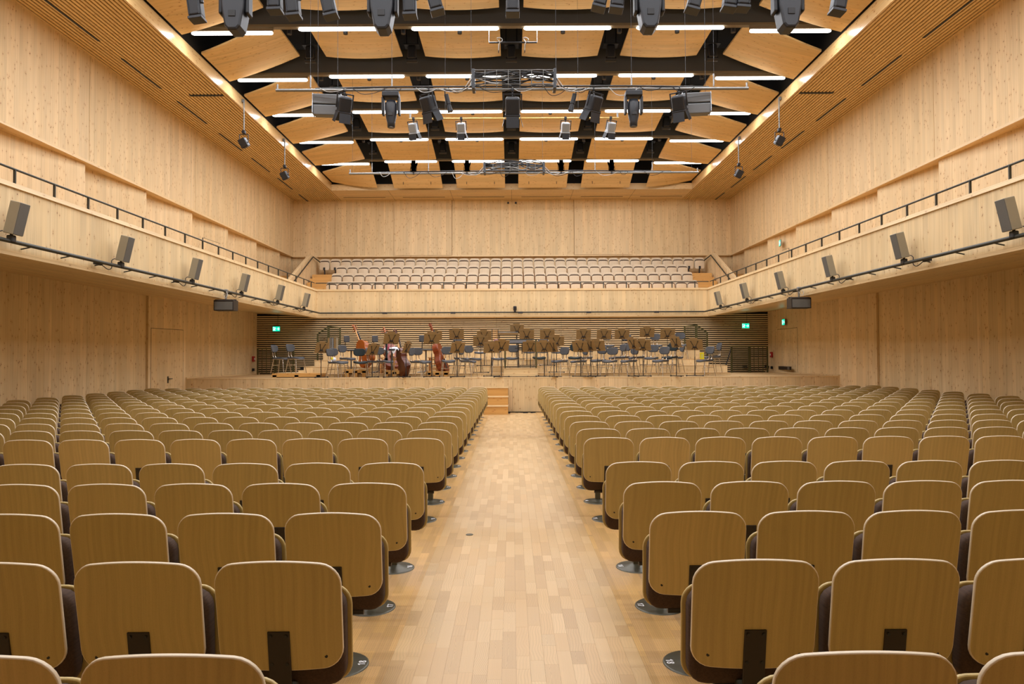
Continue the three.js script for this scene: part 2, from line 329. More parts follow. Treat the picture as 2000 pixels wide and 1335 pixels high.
// ---------------------------------------------------------------- back of the hall
{
  const w = structure('wall_back_upper', 'knotty spruce wall of staggered panels above the choir seats', 'wall');
  const xs = [572, 655, 770, 883, 1122, 1235, 1347, 1428], X = (p) => (p - 1000) * BACK / F;
  for (let k = 0; k < 7; k++) part('panel', box(k ? X(xs[k]) : -10.4, k < 6 ? X(xs[k + 1]) - 0.012 : 10.4, LIP + 0.06, 9.2, -BACK - 0.5, -BACK + [0, 0.06, 0.12, 0.06, 0.12, 0.06, 0][k]), k % 2 ? M.wallB : M.wall, w);
  part('lip', box(-10.4, 10.4, LIP, LIP + 0.06, -BACK - 0.5, -BACK + 0.09, 'x'), M.trim, w);
  for (let k = 0; k < 7; k++) part('panel', box(k ? X(xs[k]) : -10.9, k < 6 ? X(xs[k + 1]) - 0.006 : 10.9, 3.4, LIP + 0.02, -BACK - 0.5, -BACK - 0.12, 'y'), M.wallB, w);
  for (const px of [996, 1011]) part('sensor', new THREE.CylinderGeometry(0.045, 0.045, 0.08, 12).rotateX(Math.PI / 2).translate((px - 1003) * BACK / F, 8.9, -BACK + 0.13), M.fixture, w);

  const b = structure('gallery_back', 'knotty spruce gallery front below the choir seats', 'gallery');
  const fx = [-XB, -5.0, -2.3, 0.35, 3.0, 5.5, XB];
  for (let k = 0; k < 6; k++) part('fascia_panel', box(fx[k] + 0.002, fx[k + 1] - 0.002, 3.2, PAR_TOP - 0.07, -SLATWALL - 0.05, -SLATWALL + 0.1), M.fascia, b);
  part('lower_trim', box(-XB, XB, PAR_BOT, 3.2, -SLATWALL - 0.05, -SLATWALL + 0.115, 'x'), M.trim, b);
  part('cap', box(-XB - 0.02, XB + 0.02, PAR_TOP - 0.07, PAR_TOP, -SLATWALL - 0.12, -SLATWALL + 0.13, 'x'), M.trim, b);
  // stepped tiers
  const tiers = [[SLATWALL, 3.62], [29.05, 4.04], [29.92, 4.5], [30.78, 4.95], [31.65, 5.38]];
  for (let k = 0; k < 5; k++) part('tier', box(-10.9, 10.9, k ? tiers[k - 1][1] - 0.1 : 3.3, tiers[k][1], -BACK - 0.1, -tiers[k][0] - (k ? 0 : 0.06), 'x'), M.step, b);
  // stair steps at both ends
  for (const s of [-1, 1]) for (let k = 0; k < 8; k++) {
    const y = 3.62 + (k + 1) * 0.22, d = 28.7 + k * 0.37; if (y > 5.4) break;
    part('stair_step', box(s * 8.05, s * 9.0, y - 0.2, y + 0.004, -d - 0.4, -d, 'x'), M.step, b);
  }
}
for (const s of [-1, 1]) {                           // sloping side parapets of the choir stairs with their handrails
  const nm = s < 0 ? 'double-bass side' : 'yellow-folder side';
  const o = structure('stair_parapet', 'sloping spruce parapet beside the choir stairs on the ' + nm, 'parapet');
  const pr = [[28.3, 3.62], [28.3, 4.75], [31.5, 6.32], [BACK - 0.1, 6.32], [BACK - 0.1, 3.62]];
  const sh = new THREE.Shape(pr.map(([d, y]) => new THREE.Vector2(d, y))), g = new THREE.ExtrudeGeometry(sh, { depth: 0.14, bevelEnabled: false });
  g.rotateY(Math.PI / 2); g.translate(s < 0 ? -9.25 : 9.11, 0, 0);
  part('parapet_body', woodUV(g, 'y', rUV(), rUV()), M.wall, o);
  const hx = s * 9.02, h = thing('stair_handrail', 'black handrail sloping up the choir stairs on the ' + nm, 'handrail', V(hx, 0, 0));
  part('rail', merged([rod(V(0, 4.62, -28.4), V(0, 6.22, -31.5), 0.025), rod(V(0, 6.22, -31.5), V(-s * 0.05, 6.1, -32.5), 0.025)]), M.rail, h);
  for (const d of [29, 30, 31]) part('bracket', rod(V(0, 4.62 + (d - 28.4) * 0.516, -d), V(s * 0.09, 4.55 + (d - 28.4) * 0.516, -d), 0.012, 6), M.rail, h);
}

// ---------------------------------------------------------------- gallery railings
for (const [side, s] of SIDE) {
  const o = thing('gallery_railing', s < 0 ? 'thin black railing along the double-bass side gallery' : 'thin black railing along the exit-sign side gallery', 'railing', V(s * (XB + 0.1), 0, 0));
  part('top_rail', rod(V(0, 4.45, -2), V(0, 4.45, -SLATWALL + 0.02), 0.018), M.rail, o);
  for (let d = 25.75; d > 3; d -= 0.905) part('post', bar(V(0, PAR_TOP - 0.01, -d), V(0, 4.45, -d), 0.035, 0.022), M.rail, o);
}
{
  const o = thing('gallery_railing', 'thin black railing across the gallery in front of the choir seats', 'railing', V(0, 0, -SLATWALL - 0.03));
  part('top_rail', rod(V(-XB - 0.07, 4.45, 0), V(XB + 0.07, 4.45, 0), 0.018), M.rail, o);
  for (let k = -8; k <= 8; k++) part('post', bar(V(k * 0.862, PAR_TOP - 0.01, 0), V(k * 0.862, 4.45, 0), 0.035, 0.022), M.rail, o);
}

// ---------------------------------------------------------------- stage
{
  const st = structure('stage', 'broad low stage with a knotty spruce front', 'stage');
  const seams = [-9.9, -9.4, -7.5, -5.52, -3.4, -1.3, 0, 1.28, 3.38, 5.5, 7.58, 8.45, 9.9];
  for (let k = 0; k < 12; k++) part('front_panel', box(seams[k] + 0.003, seams[k + 1] - 0.003, 0.02, STAGE_Y - 0.025, -STAGE - 0.1, -STAGE, 'y'), k % 2 ? M.wall : M.riser, st);
  part('plinth', box(-9.8, 9.8, 0, 0.03, -STAGE - 0.1, -STAGE - 0.02, 'x'), M.black, st);
  part('stage_floor', box(-9.9, 9.9, STAGE_Y - 0.1, STAGE_Y, -SLATWALL - 0.2, -STAGE - 0.1, 'x'), M.stageFloor, st);
  part('nosing', box(-9.85, 9.85, STAGE_Y - 0.025, STAGE_Y + 0.003, -STAGE - 0.12, -STAGE + 0.006, 'x'), M.trim, st);
  for (const s of [-1, 1]) part('edge_strip', prism([[s * 9.63, -STAGE - 0.1], [s * 9.5, -SLATWALL], [s * 9.66, -SLATWALL], [s * 9.86, -STAGE - 0.1]], STAGE_Y, STAGE_Y + 0.03, 'z'), M.trim, st);
  const lv = [[21.5, 1.11], [22.7, 1.32], [23.9, 1.53], [25.0, 1.86]];
  lv.forEach(([d, y], k) => part('riser', box(-6.8, k === 1 ? 7.0 : 6.72, k ? lv[k - 1][1] - 0.02 : STAGE_Y, y, -SLATWALL + 0.08, -d, 'y'), M.riser, st));
  lv.forEach(([d, y], k) => part('riser_tread', box(-6.8, k === 1 ? 7.0 : 6.72, y, y + 0.012, -SLATWALL + 0.08, -d + 0.01, 'x'), M.stageFloor, st));
  for (const [x0, x1, y0, y1, d] of [[-6.98, -6.8, 1.03, 1.22, 22.7], [-7.4, -6.8, 1.03, 1.16, 21.7]]) part('riser_end', box(x0, x1, y0, y1, -d - 1, -d, 'x'), M.riser, st);
  const stairs = thing('stage_steps', 'small wooden three-step stair set against the stage front', 'steps', V(-0.475, 0, -STAGE));
  for (let k = 0; k < 3; k++) { part('riser_board', box(-0.34, 0.34, k * 0.25, (k + 1) * 0.25 - 0.03, 0.05, 0.8 - k * 0.27, 'x'), M.step, stairs); part('tread', box(-0.35, 0.35, (k + 1) * 0.25 - 0.03, (k + 1) * 0.25, 0.01, 0.82 - k * 0.27, 'x'), M.trim, stairs); }
  // slatted wall behind the stage
  const w = structure('wall_back_stage', 'wall of horizontal light wooden slats over black behind the stage', 'wall');
  part('backing', box(-10.3, 10.3, STAGE_Y, 3.4, -SLATWALL - 0.4, -SLATWALL - 0.16), M.black, w);
  const cut = [-9.66, -7.8, -5.4, -3.05, -0.6, 1.85, 4.3, 6.7, 8.4, 9.66];
  for (let k = 0; k < 28; k++) for (let c = 0; c < 9; c++) { const y = STAGE_Y + 0.04 + k * 0.0778; part('slat', box(cut[c] + 0.003, cut[c + 1] - 0.003, y, y + 0.041, -SLATWALL - 0.05, -SLATWALL, 'x'), M.stageSlat, w); }
}

// ---------------------------------------------------------------- doors and small wall fittings
{
  const frame = (o, y0, y1, d0, d1, x0, x1, m) => {     // a flush door leaf with dark joints; x runs from x0 at d0 to x1 at d1
    const s = Math.sign(x0);
    part('leaf', prism([[x0 - s * 0.004, -d0 - 0.012], [x1 - s * 0.004, -d1 + 0.012], [x1 + s * 0.02, -d1 + 0.012], [x0 + s * 0.02, -d0 - 0.012]], y0, y1 - 0.012), m, o);
    part('joint', prism([[x0 - s * 0.002, -d0], [x1 - s * 0.002, -d1], [x1 + s * 0.02, -d1], [x0 + s * 0.02, -d0]], y0, y1), M.black, o);
  };
  const wx = (d) => { const e = [18.88, 20.5, 23.35, 26.2], k = d < 20.5 ? 0 : d < 23.35 ? 1 : 2; return lerp(k ? 9.82 : 9.88, 9.62, (d - e[k]) / (e[k + 1] - e[k])); };
  const d1 = structure('door_1', 'flush spruce door with a dark lever handle under the gallery', 'door');
  frame(d1, 0.02, 2.46, 18.98, 20.38, -wx(18.98), -wx(20.38), M.wallB);
  part('handle', merged([rod(V(-wx(19.7), 1.05, -19.7), V(-wx(19.7) + 0.07, 1.05, -19.7), 0.012, 6), rod(V(-wx(19.7) + 0.07, 1.05, -19.7), V(-wx(19.7) + 0.07, 1.05, -19.82), 0.012, 6), box(-wx(19.7) - 0.005, -wx(19.7) + 0.012, 0.93, 1.12, -19.73, -19.67)]), M.rail, d1);
  const d2 = structure('door_2', 'flush spruce door beside the stage below a green exit sign', 'door');
  frame(d2, STAGE_Y + 0.03, 2.6, 23.9, 25.4, wx(23.9), wx(25.4), M.wall);
  const d3 = structure('door_3', 'flush spruce door in the gallery wall below an exit sign', 'door');
  frame(d3, 3.65, 5.75, 26.5, 27.6, 10.57, 10.5, M.wall);
  const d4 = structure('door_4', 'flush spruce door in the gallery wall above the handled door', 'door');
  frame(d4, 3.65, 5.75, 23.7, 24.9, -10.56, -10.47, M.wallB);
  for (const s of [-1, 1]) {
    const c = thing('fire_alarm', s < 0 ? 'red fire call box on the wall by the double-bass side of the slats' : 'red fire call box on the wall beside the stage door', 'alarm box', V(s * (wx(25.85) - 0.035), s < 0 ? 1.6 : 1.68, -25.85), s * -Math.PI / 2);
    part('housing', rbox(0.14, 0.2, 0.07, 0.01), M.red, c); part('button', rbox(0.07, 0.07, 0.02, 0.005).translate(0, 0, 0.035), M.white, c);
    const k = thing('wall_socket', s < 0 ? 'small black wall socket below the red call box, double-bass side' : 'small black wall socket below the red call box by the stage door', 'socket', V(s * (wx(25.85) - 0.03), 1.2, -25.85), s * -Math.PI / 2);
    part('plate', rbox(0.13, 0.1, 0.05, 0.01), M.black, k); part('cover', rbox(0.05, 0.05, 0.02, 0.005).translate(0, 0, 0.03), M.fixtureGrey, k);
  }
  const h = thing('panic_bar', 'long dark bar box low across the stage door', 'door bar', V(wx(24.6) - 0.1, 1.2, -24.65), -Math.PI / 2 - 0.077);
  part('bar', rbox(1.25, 0.12, 0.07, 0.01), M.bracket, h); part('end_cap', rbox(0.2, 0.1, 0.074, 0.01).translate(0.5, 0, 0.003), M.steel, h);
}

// ---------------------------------------------------------------- ceiling: plenum, slatted soffits, beams with light tubes, reflectors
{
  const c = structure('ceiling', 'black ceiling void above the reflectors framed by slatted soffits', 'ceiling');
  part('void_ceiling', box(-11, 11, 11.2, 11.4, -BACK - 0.5, -REAR), M.black, c);
  for (const s of [-1, 1]) {
    part('void_side', box(s * 8.02, s * 8.3, 9.3, 11.2, -30.9, -REAR), M.black, c);
    part('slat_backing', box(s * 8.05, s * 10.95, 9.155, 9.3, -BACK - 0.4, -REAR), M.black, c);  // black sheet added so the deep gaps between slats read dark
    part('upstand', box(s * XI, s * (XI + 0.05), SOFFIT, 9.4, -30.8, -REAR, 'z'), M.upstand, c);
    for (let k = 0; k < 22; k++) { const x = XI + 0.075 + k * 0.1; part('slat', box(s * x, s * (x + 0.06), SOFFIT, 9.16, -BACK, -REAR, 'z'), M.slat, c); }
    part('border', box(s * (XI + 0.02 + 22 * 0.1 + 0.05), s * 10.9, SOFFIT, 9.115, -BACK, -REAR, 'z'), M.trim, c);
    for (let k = -4; k < 6; k++) { const d = 17.1 + k * 2.87; part('air_slot', box(s * 9.62, s * 9.665, SOFFIT - 0.012, 9.1, -d - 1.9, -d), M.black, c); part('air_slot_edge', box(s * 9.672, s * 9.684, SOFFIT - 0.012, 9.1, -d - 1.9, -d), M.silver, c); }
    part('track_slot', box(s * 8.15, s * 9.1, SOFFIT - 0.01, 9.1, -19.58, -19.46), M.black, c);
  }
  part('back_soffit', box(-XI - 0.05, XI + 0.05, SOFFIT + 0.01, SOFFIT + 0.06, -BACK, -30.75, 'x'), M.soffit, c);
  part('back_upstand', box(-XI, XI, SOFFIT + 0.06, 9.33, -30.9, -30.75, 'x'), M.trim, c);
  part('void_back', box(-XI, XI, 9.33, 11.2, -31.1, -30.9), M.black, c);
  for (let k = -2; k <= 3; k++) { const x = (k + 0.5 - 0.5) * 2.75 - 1.375 + 1.375; part('air_slot', box(x - 2.3, x - 0.35, SOFFIT + 0.004, SOFFIT + 0.02, -32.15, -32.1), M.black, c); }
  for (let k = -2; k <= 2; k++) part('joint', box(k * 2.75 - 0.004, k * 2.75 + 0.004, SOFFIT + 0.006, SOFFIT + 0.02, -BACK, -30.75), M.black, c);
}
const TUBES = [[-7.75, -5.77], [-5.16, -3.03], [-2.42, -0.3], [0.3, 2.42], [3.03, 5.16], [5.77, 7.75]];
const rowNames = ['eighth', 'seventh', 'sixth', 'fifth', 'fourth', 'third', 'second', 'first'];
const ord = ['first', 'second', 'third', 'fourth', 'fifth', 'sixth', 'seventh', 'eighth', 'ninth', 'tenth', 'eleventh', 'twelfth', 'thirteenth', 'fourteenth', 'fifteenth', 'sixteenth', 'seventeenth', 'eighteenth', 'nineteenth', 'twentieth', 'twenty-first', 'twenty-second', 'twenty-third', 'twenty-fourth', 'twenty-fifth', 'twenty-sixth', 'twenty-seventh', 'twenty-eighth', 'twenty-ninth', 'thirtieth', 'thirty-first', 'thirty-second', 'thirty-third', 'thirty-fourth', 'thirty-fifth', 'thirty-sixth'];
{
  const tubeGeo = rbox(1, 0.085, 0.085, 0.04, 3), canGeo = merged([new THREE.CylinderGeometry(0.055, 0.055, 0.13, 14)]);
  for (let k = -5; k <= 4; k++) {
    const D = TUBE_D + k * ROW, beam = structure('ceiling_beam', 'black steel ceiling beam carrying the ' + ord[4 - k] + ' light row from the choir wall', 'beam');
    part('beam_web', box(-7.98, 7.98, TUBE_Y + 0.05, 10.35, -D - 0.2, -D, 'x'), M.beam, beam);
    part('light_channel', box(-7.8, 7.8, TUBE_Y - 0.005, TUBE_Y + 0.06, -D - 0.09, -D + 0.05, 'x'), M.lampBody, beam);
    TUBES.forEach(([x0, x1], i) => {
      const y = TUBE_Y - 0.045 - (i === 0 || i === 5 ? 0.09 : 0), seen = k >= 0;
      const t = thing('light_tube', 'white light tube, ' + ord[i] + ' from the double-bass side, ' + ord[4 - k] + ' row from the choir', 'light tube', V((x0 + x1) / 2, y, -D + 0.005), 0, 'light tubes under the ceiling beams');
      const g = part('tube', tubeGeo, M.tubeGlow, t); g.scale.x = x1 - x0;
      const l = new THREE.RectAreaLight(TUBE_COLOR, TUBE_LIGHT, x1 - x0, 0.085); l.name = 'tube_lamp'; l.position.set(0, -0.046, 0); l.rotation.x = -Math.PI / 2; t.add(l);
      if (i === 0 || i === 5) part('hanger', rbox(x1 - x0, 0.09, 0.06, 0.005).translate(0, 0.085, 0), M.lampBody, t);
      if (!seen) return;
    });
    if (k >= 0 && k < 4) [-5.46, -4.08, -2.66, -1.27, 1.27, 2.66, 4.08, 5.46].forEach((x, i) => {
      const o = thing('downlight', 'black can light, ' + ord[i] + ' from the double-bass side, ' + ord[4 - k] + ' row from the choir', 'downlight', V(x, TUBE_Y + 0.02, -D - 0.26), 0, 'can lights behind the beams');
      part('can', canGeo, M.fixture, o); part('arm', rbox(0.03, 0.03, 0.12, 0.005).translate(0, 0.04, 0.05), M.fixture, o);
    });
  }
}
// reflectors: far-edge heights fall towards the choir wall
{
  const farY = [9.93, 10.01, 9.83, 9.76, 9.58, 9.06], bulge = [0.06, 0.06, 0.055, 0.05, 0.035, 0.0], dF = (k) => (k < 5 ? TUBE_D + k * ROW - 0.32 : 30.3);
  const sheet = (fn, nu, nv, t, grain) => {            // fn(u, v) -> Vector3 on the underside
    const pos = [], idx = [], G = [0, t].map((dy) => { const g = []; for (let j = 0; j <= nv; j++) { const r = []; for (let i = 0; i <= nu; i++) { const p = fn(i / nu, j / nv); r.push(p); } g.push(r); } return g.map((r) => r.map((p) => V(p.x, p.y + dy, p.z))); });
    const q = (a, b, c, d) => { const n = pos.length / 3; for (const p of [a, b, c, d]) pos.push(p.x, p.y, p.z); idx.push(n, n + 1, n + 2, n, n + 2, n + 3); };
    for (let j = 0; j < nv; j++) for (let i = 0; i < nu; i++) { q(G[0][j][i], G[0][j + 1][i], G[0][j + 1][i + 1], G[0][j][i + 1]); q(G[1][j][i], G[1][j][i + 1], G[1][j + 1][i + 1], G[1][j + 1][i]); }
    for (let i = 0; i < nu; i++) { q(G[0][0][i], G[0][0][i + 1], G[1][0][i + 1], G[1][0][i]); q(G[0][nv][i + 1], G[0][nv][i], G[1][nv][i], G[1][nv][i + 1]); }
    for (let j = 0; j < nv; j++) { q(G[0][j + 1][0], G[0][j][0], G[1][j][0], G[1][j + 1][0]); q(G[0][j][nu], G[0][j + 1][nu], G[1][j + 1][nu], G[1][j][nu]); }
    const g = new THREE.BufferGeometry(); g.setAttribute('position', new THREE.Float32BufferAttribute(pos, 3)); g.setIndex(idx); g.computeVertexNormals();
    return woodUV(g, grain, rUV(), rUV());
  };
  for (let k = -5; k <= 5; k++) {
    const kk = Math.max(0, k), Yf = farY[kk], Df = k < 5 ? TUBE_D + k * ROW - 0.32 : 30.4, Dn = TUBE_D + (k - 1) * ROW + 0.3, Yn = lerp(10.05, 9.9, kk / 5);
    [[-5.16, -3.03], [-2.4, -0.29], [0.29, 2.4], [3.03, 5.16]].forEach(([x0, x1], i) => {
      const o = thing('sound_reflector', 'curved wooden ceiling panel, ' + ord[i + 1] + ' from the double-bass side, ' + ord[5 - k] + ' row from the choir', 'ceiling panel', V((x0 + x1) / 2, Yf, -Df), 0, 'wooden reflectors under the ceiling');
      part('board', sheet((u, v) => V(lerp(x0, x1, u) - (x0 + x1) / 2, lerp(Yn, Yf, v) - Yf - bulge[kk] * (1 - (2 * u - 1) ** 2), Df - lerp(Dn, Df, v)), 8, 2, 0.05, 'x'), M.reflector, o);
      for (const u of [-0.6, 0.6]) part('hanger', rod(V(u, 0.06, 0.4), V(u, 11.2 - Yf, 0.4), 0.012, 5), M.black, o);
    });
    for (const s of [-1, 1]) {
      const oF = Math.min(k < 5 ? TUBE_D + k * ROW - 0.12 : 30.6, 30.6), oN = TUBE_D + (k - 1) * ROW + 0.93, yi = Yf + 0.02;
      const A = V(s * 5.9, Yn - 0.05, -(TUBE_D + (k - 1) * ROW + 0.35)), B = V(s * 7.93, 9.4, -oN), C = V(s * 7.93, 9.4, -oF), Dd = V(s * 5.9, yi, -Df);
      const o = thing('sound_reflector', 'outer tilted wooden ceiling panel, ' + (s < 0 ? 'double-bass' : 'exit-sign') + ' side, ' + ord[5 - k] + ' row from the choir', 'ceiling panel', V(s * 6.9, 9.6, -Df), 0, 'wooden reflectors under the ceiling');
      part('board', sheet((u, v) => { if (s > 0) u = 1 - u; const a = B.clone().lerp(A, u), b = C.clone().lerp(Dd, u), p = a.lerp(b, v); p.y -= 0.04 * (1 - (2 * u - 1) ** 2); return p.sub(V(s * 6.9, 9.6, -Df)); }, 8, 2, 0.05, 'x'), M.reflector, o);
      part('hanger', rod(V(0, 0.1, 0.6), V(0, 1.6, 0.6), 0.012, 5), M.black, o);
    }
  }
}
// rear wall behind the camera closes the hall
{ const w = structure('wall_rear', 'plain spruce rear wall of the hall', 'wall'); for (let k = -4; k < 4; k++) part('panel', box(k * 2.75, k * 2.75 + 2.745, 0, 11.3, -REAR, -REAR + 0.2), M.wall, w);
  const b = structure('added_gallery_rear', 'added unseen spruce rear gallery shading the near seat backs', 'gallery');  // unseen gallery, added to keep light off the near seat backs
  for (let k = -3; k < 3; k++) part('fascia_panel', box(k * 2.45, k * 2.45 + 2.445, 3.2, PAR_TOP - 0.07, 0.9, 1.02), M.fascia, b);
  part('lower_trim', box(-XB, XB, PAR_BOT, 3.2, 0.888, 1.1, 'x'), M.trim, b); part('cap', box(-XB, XB, PAR_TOP - 0.07, PAR_TOP, 0.88, 1.12, 'x'), M.trim, b); part('soffit', box(-XB, XB, 3.2, 3.32, 1.02, -REAR, 'x'), M.soffit, b); part('gallery_floor', box(-XB, XB, 3.5, 3.62, 1.02, -REAR, 'x'), M.step, b); }

// ---------------------------------------------------------------- the auditorium seats
const font = await new FontLoader().loadAsync('fonts/droid/droid_sans_bold.typeface.json');
const seatPitch = 0.545, aisleX = 0.655, SEATS = 17;
const rowD = (n) => (n > 15 ? 3.675 + (18 - n) * 0.838 : 6.93 + (15 - n) * 0.8486);     // where the stem of each row stands
{
  const lean = rad(-10);
  // origin: centre of the disc on the floor; the sitter faces -z
  const bk = { w: 0.492, h: 0.42, t: 0.014, rt: 0.075, rb: 0.075, arch: 0.028, bend: -0.02, nx: 12, taper: 0.012, crown: 0.006, edgeShare: 0.24, c: 6 }, back = shell({ ...bk, only: 'faces' }), edge = shell({ ...bk, only: 'rim' });
  const setBack = (g) => { g.rotateX(-lean); g.translate(0, 0.385, 0.075); return g; };
  setBack(back); setBack(edge);
  const cush = shell({ w: 0.47, h: 0.385, t: 0.075, rt: 0.07, rb: 0.07, nx: 8, puff: 0.012 }); cush.rotateX(rad(3)); cush.translate(0, 0.283, -0.03);
  const pan = shell({ w: 0.5, h: 0.402, t: 0.014, rt: 0.08, rb: 0.08, nx: 10, bend: 0.008, edgeShare: 0.3, c: 6 }); pan.rotateX(rad(3)); pan.translate(0, 0.273, -0.077);
  const strip = rbox(0.086, 0.34, 0.012, 0.003); strip.rotateX(-lean * 0.9); strip.translate(0, 0.375, 0.083);
  const stem = merged([new THREE.BoxGeometry(0.055, 0.3, 0.055).translate(0, 0.155, 0), rbox(0.1, 0.07, 0.12, 0.01).translate(0, 0.275, 0.03)]);
  const hinge = merged([rod(V(-0.13, 0.275, -0.01), V(0.13, 0.275, -0.01), 0.016, 8)]);
  const disc = new THREE.LatheGeometry([[0.0005, 0.034], [0.04, 0.032], [0.06, 0.02], [0.1, 0.012], [0.148, 0.009], [0.156, 0.004], [0.157, 0]].map(([x, y]) => new THREE.Vector2(x, y)), 40);
  const bolt = new THREE.CylinderGeometry(0.0065, 0.0065, 0.006, 10).rotateX(Math.PI / 2);
  const variants = [0, 1, 2, 3, 4, 5].map((i) => shiftUV(back, 0.37 * i, 0.23 * i + (i % 2) * 0.4));
  const seatMats = [M.seat, std({ map: T.seat, color: lin(0.75, 0.675, 0.355), roughness: 0.5 }), std({ map: T.seat, color: lin(0.84, 0.76, 0.43), roughness: 0.48 })];
  const digits = (n, s) => { const g = new TextGeometry(String(n), { font, size: 0.038, depth: 0.0008, curveSegments: 3 }); g.computeBoundingBox(); const b = g.boundingBox; g.translate(-(b.max.x + b.min.x) / 2, -(b.max.y + b.min.y) / 2, 0); g.rotateX(-Math.PI / 2); g.rotateY(s < 0 ? Math.PI / 2 : -Math.PI / 2); g.translate(-s * 0.122, 0.0118, 0); return g; };
  const r = rng(808), list = [];
  for (let n = 20; n >= 1; n--) for (const s of [-1, 1]) for (let k = 0; k < SEATS; k++) list.push({ n, s, k, x: s * (aisleX + (k + 0.5) * seatPitch), d: rowD(n) });
  const inFrame = (q) => (Math.abs(q.x) - 0.26) * F / (q.d - 0.15) < 1003;
  const near = list.filter(inFrame).sort((a, b) => Math.hypot(a.x, a.d) * 0.15 + a.d - Math.hypot(b.x, b.d) * 0.15 - b.d).slice(0, 300), isNear = new Set(near);
  const group = 'folded seats in the auditorium rows';
  for (const q of near) {
    const t = thing('auditorium_seat', 'folded wooden seat, ' + ord[q.k] + ' from the centre aisle, ' + ord[q.n - 1] + ' row from the stage, ' + (q.s < 0 ? 'double-bass side' : 'exit-sign side'), 'seat', V(q.x + (r() - 0.5) * 0.006, 0, -q.d), (r() - 0.5) * 0.02, group);
    const b = part('backrest', variants[Math.floor(r() * 6)], seatMats[Math.floor(r() * 3)], t);
    part('edge', edge, M.plyEdge, b); const close = q.n >= 9;
    if (close) for (const x of [-0.178, 0.178]) part('bolt', bolt, M.standBlack, b).position.set(x, 0.434, 0.0885 - 0.011);
    part('seat_cushion', cush, M.cushion, t); part('seat_pan', pan, M.seat, t);
    const m = part('bracket', strip, M.bracket, t);
    if (q.n >= 15) for (const [x, y, z] of [[-0.03, 0.525, 0.115], [0.03, 0.525, 0.115], [-0.03, 0.41, 0.0945], [0.03, 0.41, 0.0945]]) part('screw', bolt, M.standBlack, m).position.set(x, y, z);
    part('stem', stem, M.disc, t); if (close) part('hinge', hinge, M.bracket, t);
    const p = part('base_plate', disc, M.disc, t);
    if (q.k === 0 && q.n <= 18) part('row_number', digits(q.n, q.s), M.print, p);
  }
  const rest = list.filter((q) => !isNear.has(q) && Math.abs(q.x) * F / q.d < 1500);
  const o = new THREE.Group(); o.name = numbered('auditorium_seat_field'); scene.add(o);
  tag(o, 'remaining folded wooden seats of the auditorium rows, mostly close to the stage', 'seats', group, 'stuff');
  const mtx = new THREE.Matrix4();
  for (const [nm, g, m] of [['backrest', back, M.seat], ['edge', edge, M.plyEdge], ['seat_cushion', cush, M.cushion], ['seat_pan', pan, M.seat], ['bracket', strip, M.bracket], ['stem', stem, M.disc], ['base_plate', disc, M.disc]]) {
    const im = new THREE.InstancedMesh(g, m, rest.length); im.name = nm; rest.forEach((q, i) => im.setMatrixAt(i, mtx.makeTranslation(q.x, 0, -q.d))); im.userData.kind = 'stuff'; o.add(im);
  }
  const white = rest.filter((q) => q.k === 0 && q.n <= 18); if (white.length) tag(part('row_number', merged(white.map((q) => digits(q.n, q.s).translate(q.x, 0, -q.d))), M.print, o), null, null, null, 'stuff');
}
// ---------------------------------------------------------------- the choir seats on the back gallery (they face the hall)
{
  const pan = shell({ w: 0.435, h: 0.375, t: 0.02, rt: 0.06, rb: 0.07, arch: 0.01, bend: -0.02, nx: 8, rim: 1 }); pan.translate(0, 0.3, 0.12);
  const back = shell({ w: 0.455, h: 0.45, t: 0.02, rt: 0.085, rb: 0.05, arch: 0.02, bend: 0.015, nx: 8, rim: 1 }); back.rotateX(rad(-4)); back.translate(0, 0.375, 0.0);
  const pad = shell({ w: 0.425, h: 0.408, t: 0.07, rt: 0.07, rb: 0.06, arch: 0.012, nx: 6 }); pad.translate(0, 0.32, 0.066);
  const post = merged([new THREE.BoxGeometry(0.05, 0.36, 0.05).translate(0, 0.18, 0.05), rbox(0.09, 0.13, 0.03, 0.005).translate(0, 0.36, 0.142), new THREE.CylinderGeometry(0.13, 0.14, 0.015, 18).translate(0, 0.0075, 0.05)]);
  const tiers = [[29.6, 4.04, 32, 'front'], [30.47, 4.5, 32, 'second'], [31.33, 4.95, 32, 'third'], [32.2, 5.38, 36, 'top']];
  let first = null;
  tiers.forEach(([d, y, n, nm]) => { for (let k = 0; k < n; k++) {
    const x = (k - (n - 1) / 2) * 0.4955, label = 'pale folded choir seat, ' + ord[k] + ' from the double-bass side in the ' + nm + ' gallery row';
    if (!first) {
      first = thing('choir_seat', label, 'seat', V(x, y, -d), 0, 'choir seats on the back gallery');
      part('seat_pan', pan, M.choir, first); part('backrest', back, M.choir, first); part('seat_cushion', pad, M.cushion, first); part('post', post, M.standBlack, first);
    } else copyOf(first, label).position.set(x, y, -d);
  } });
}

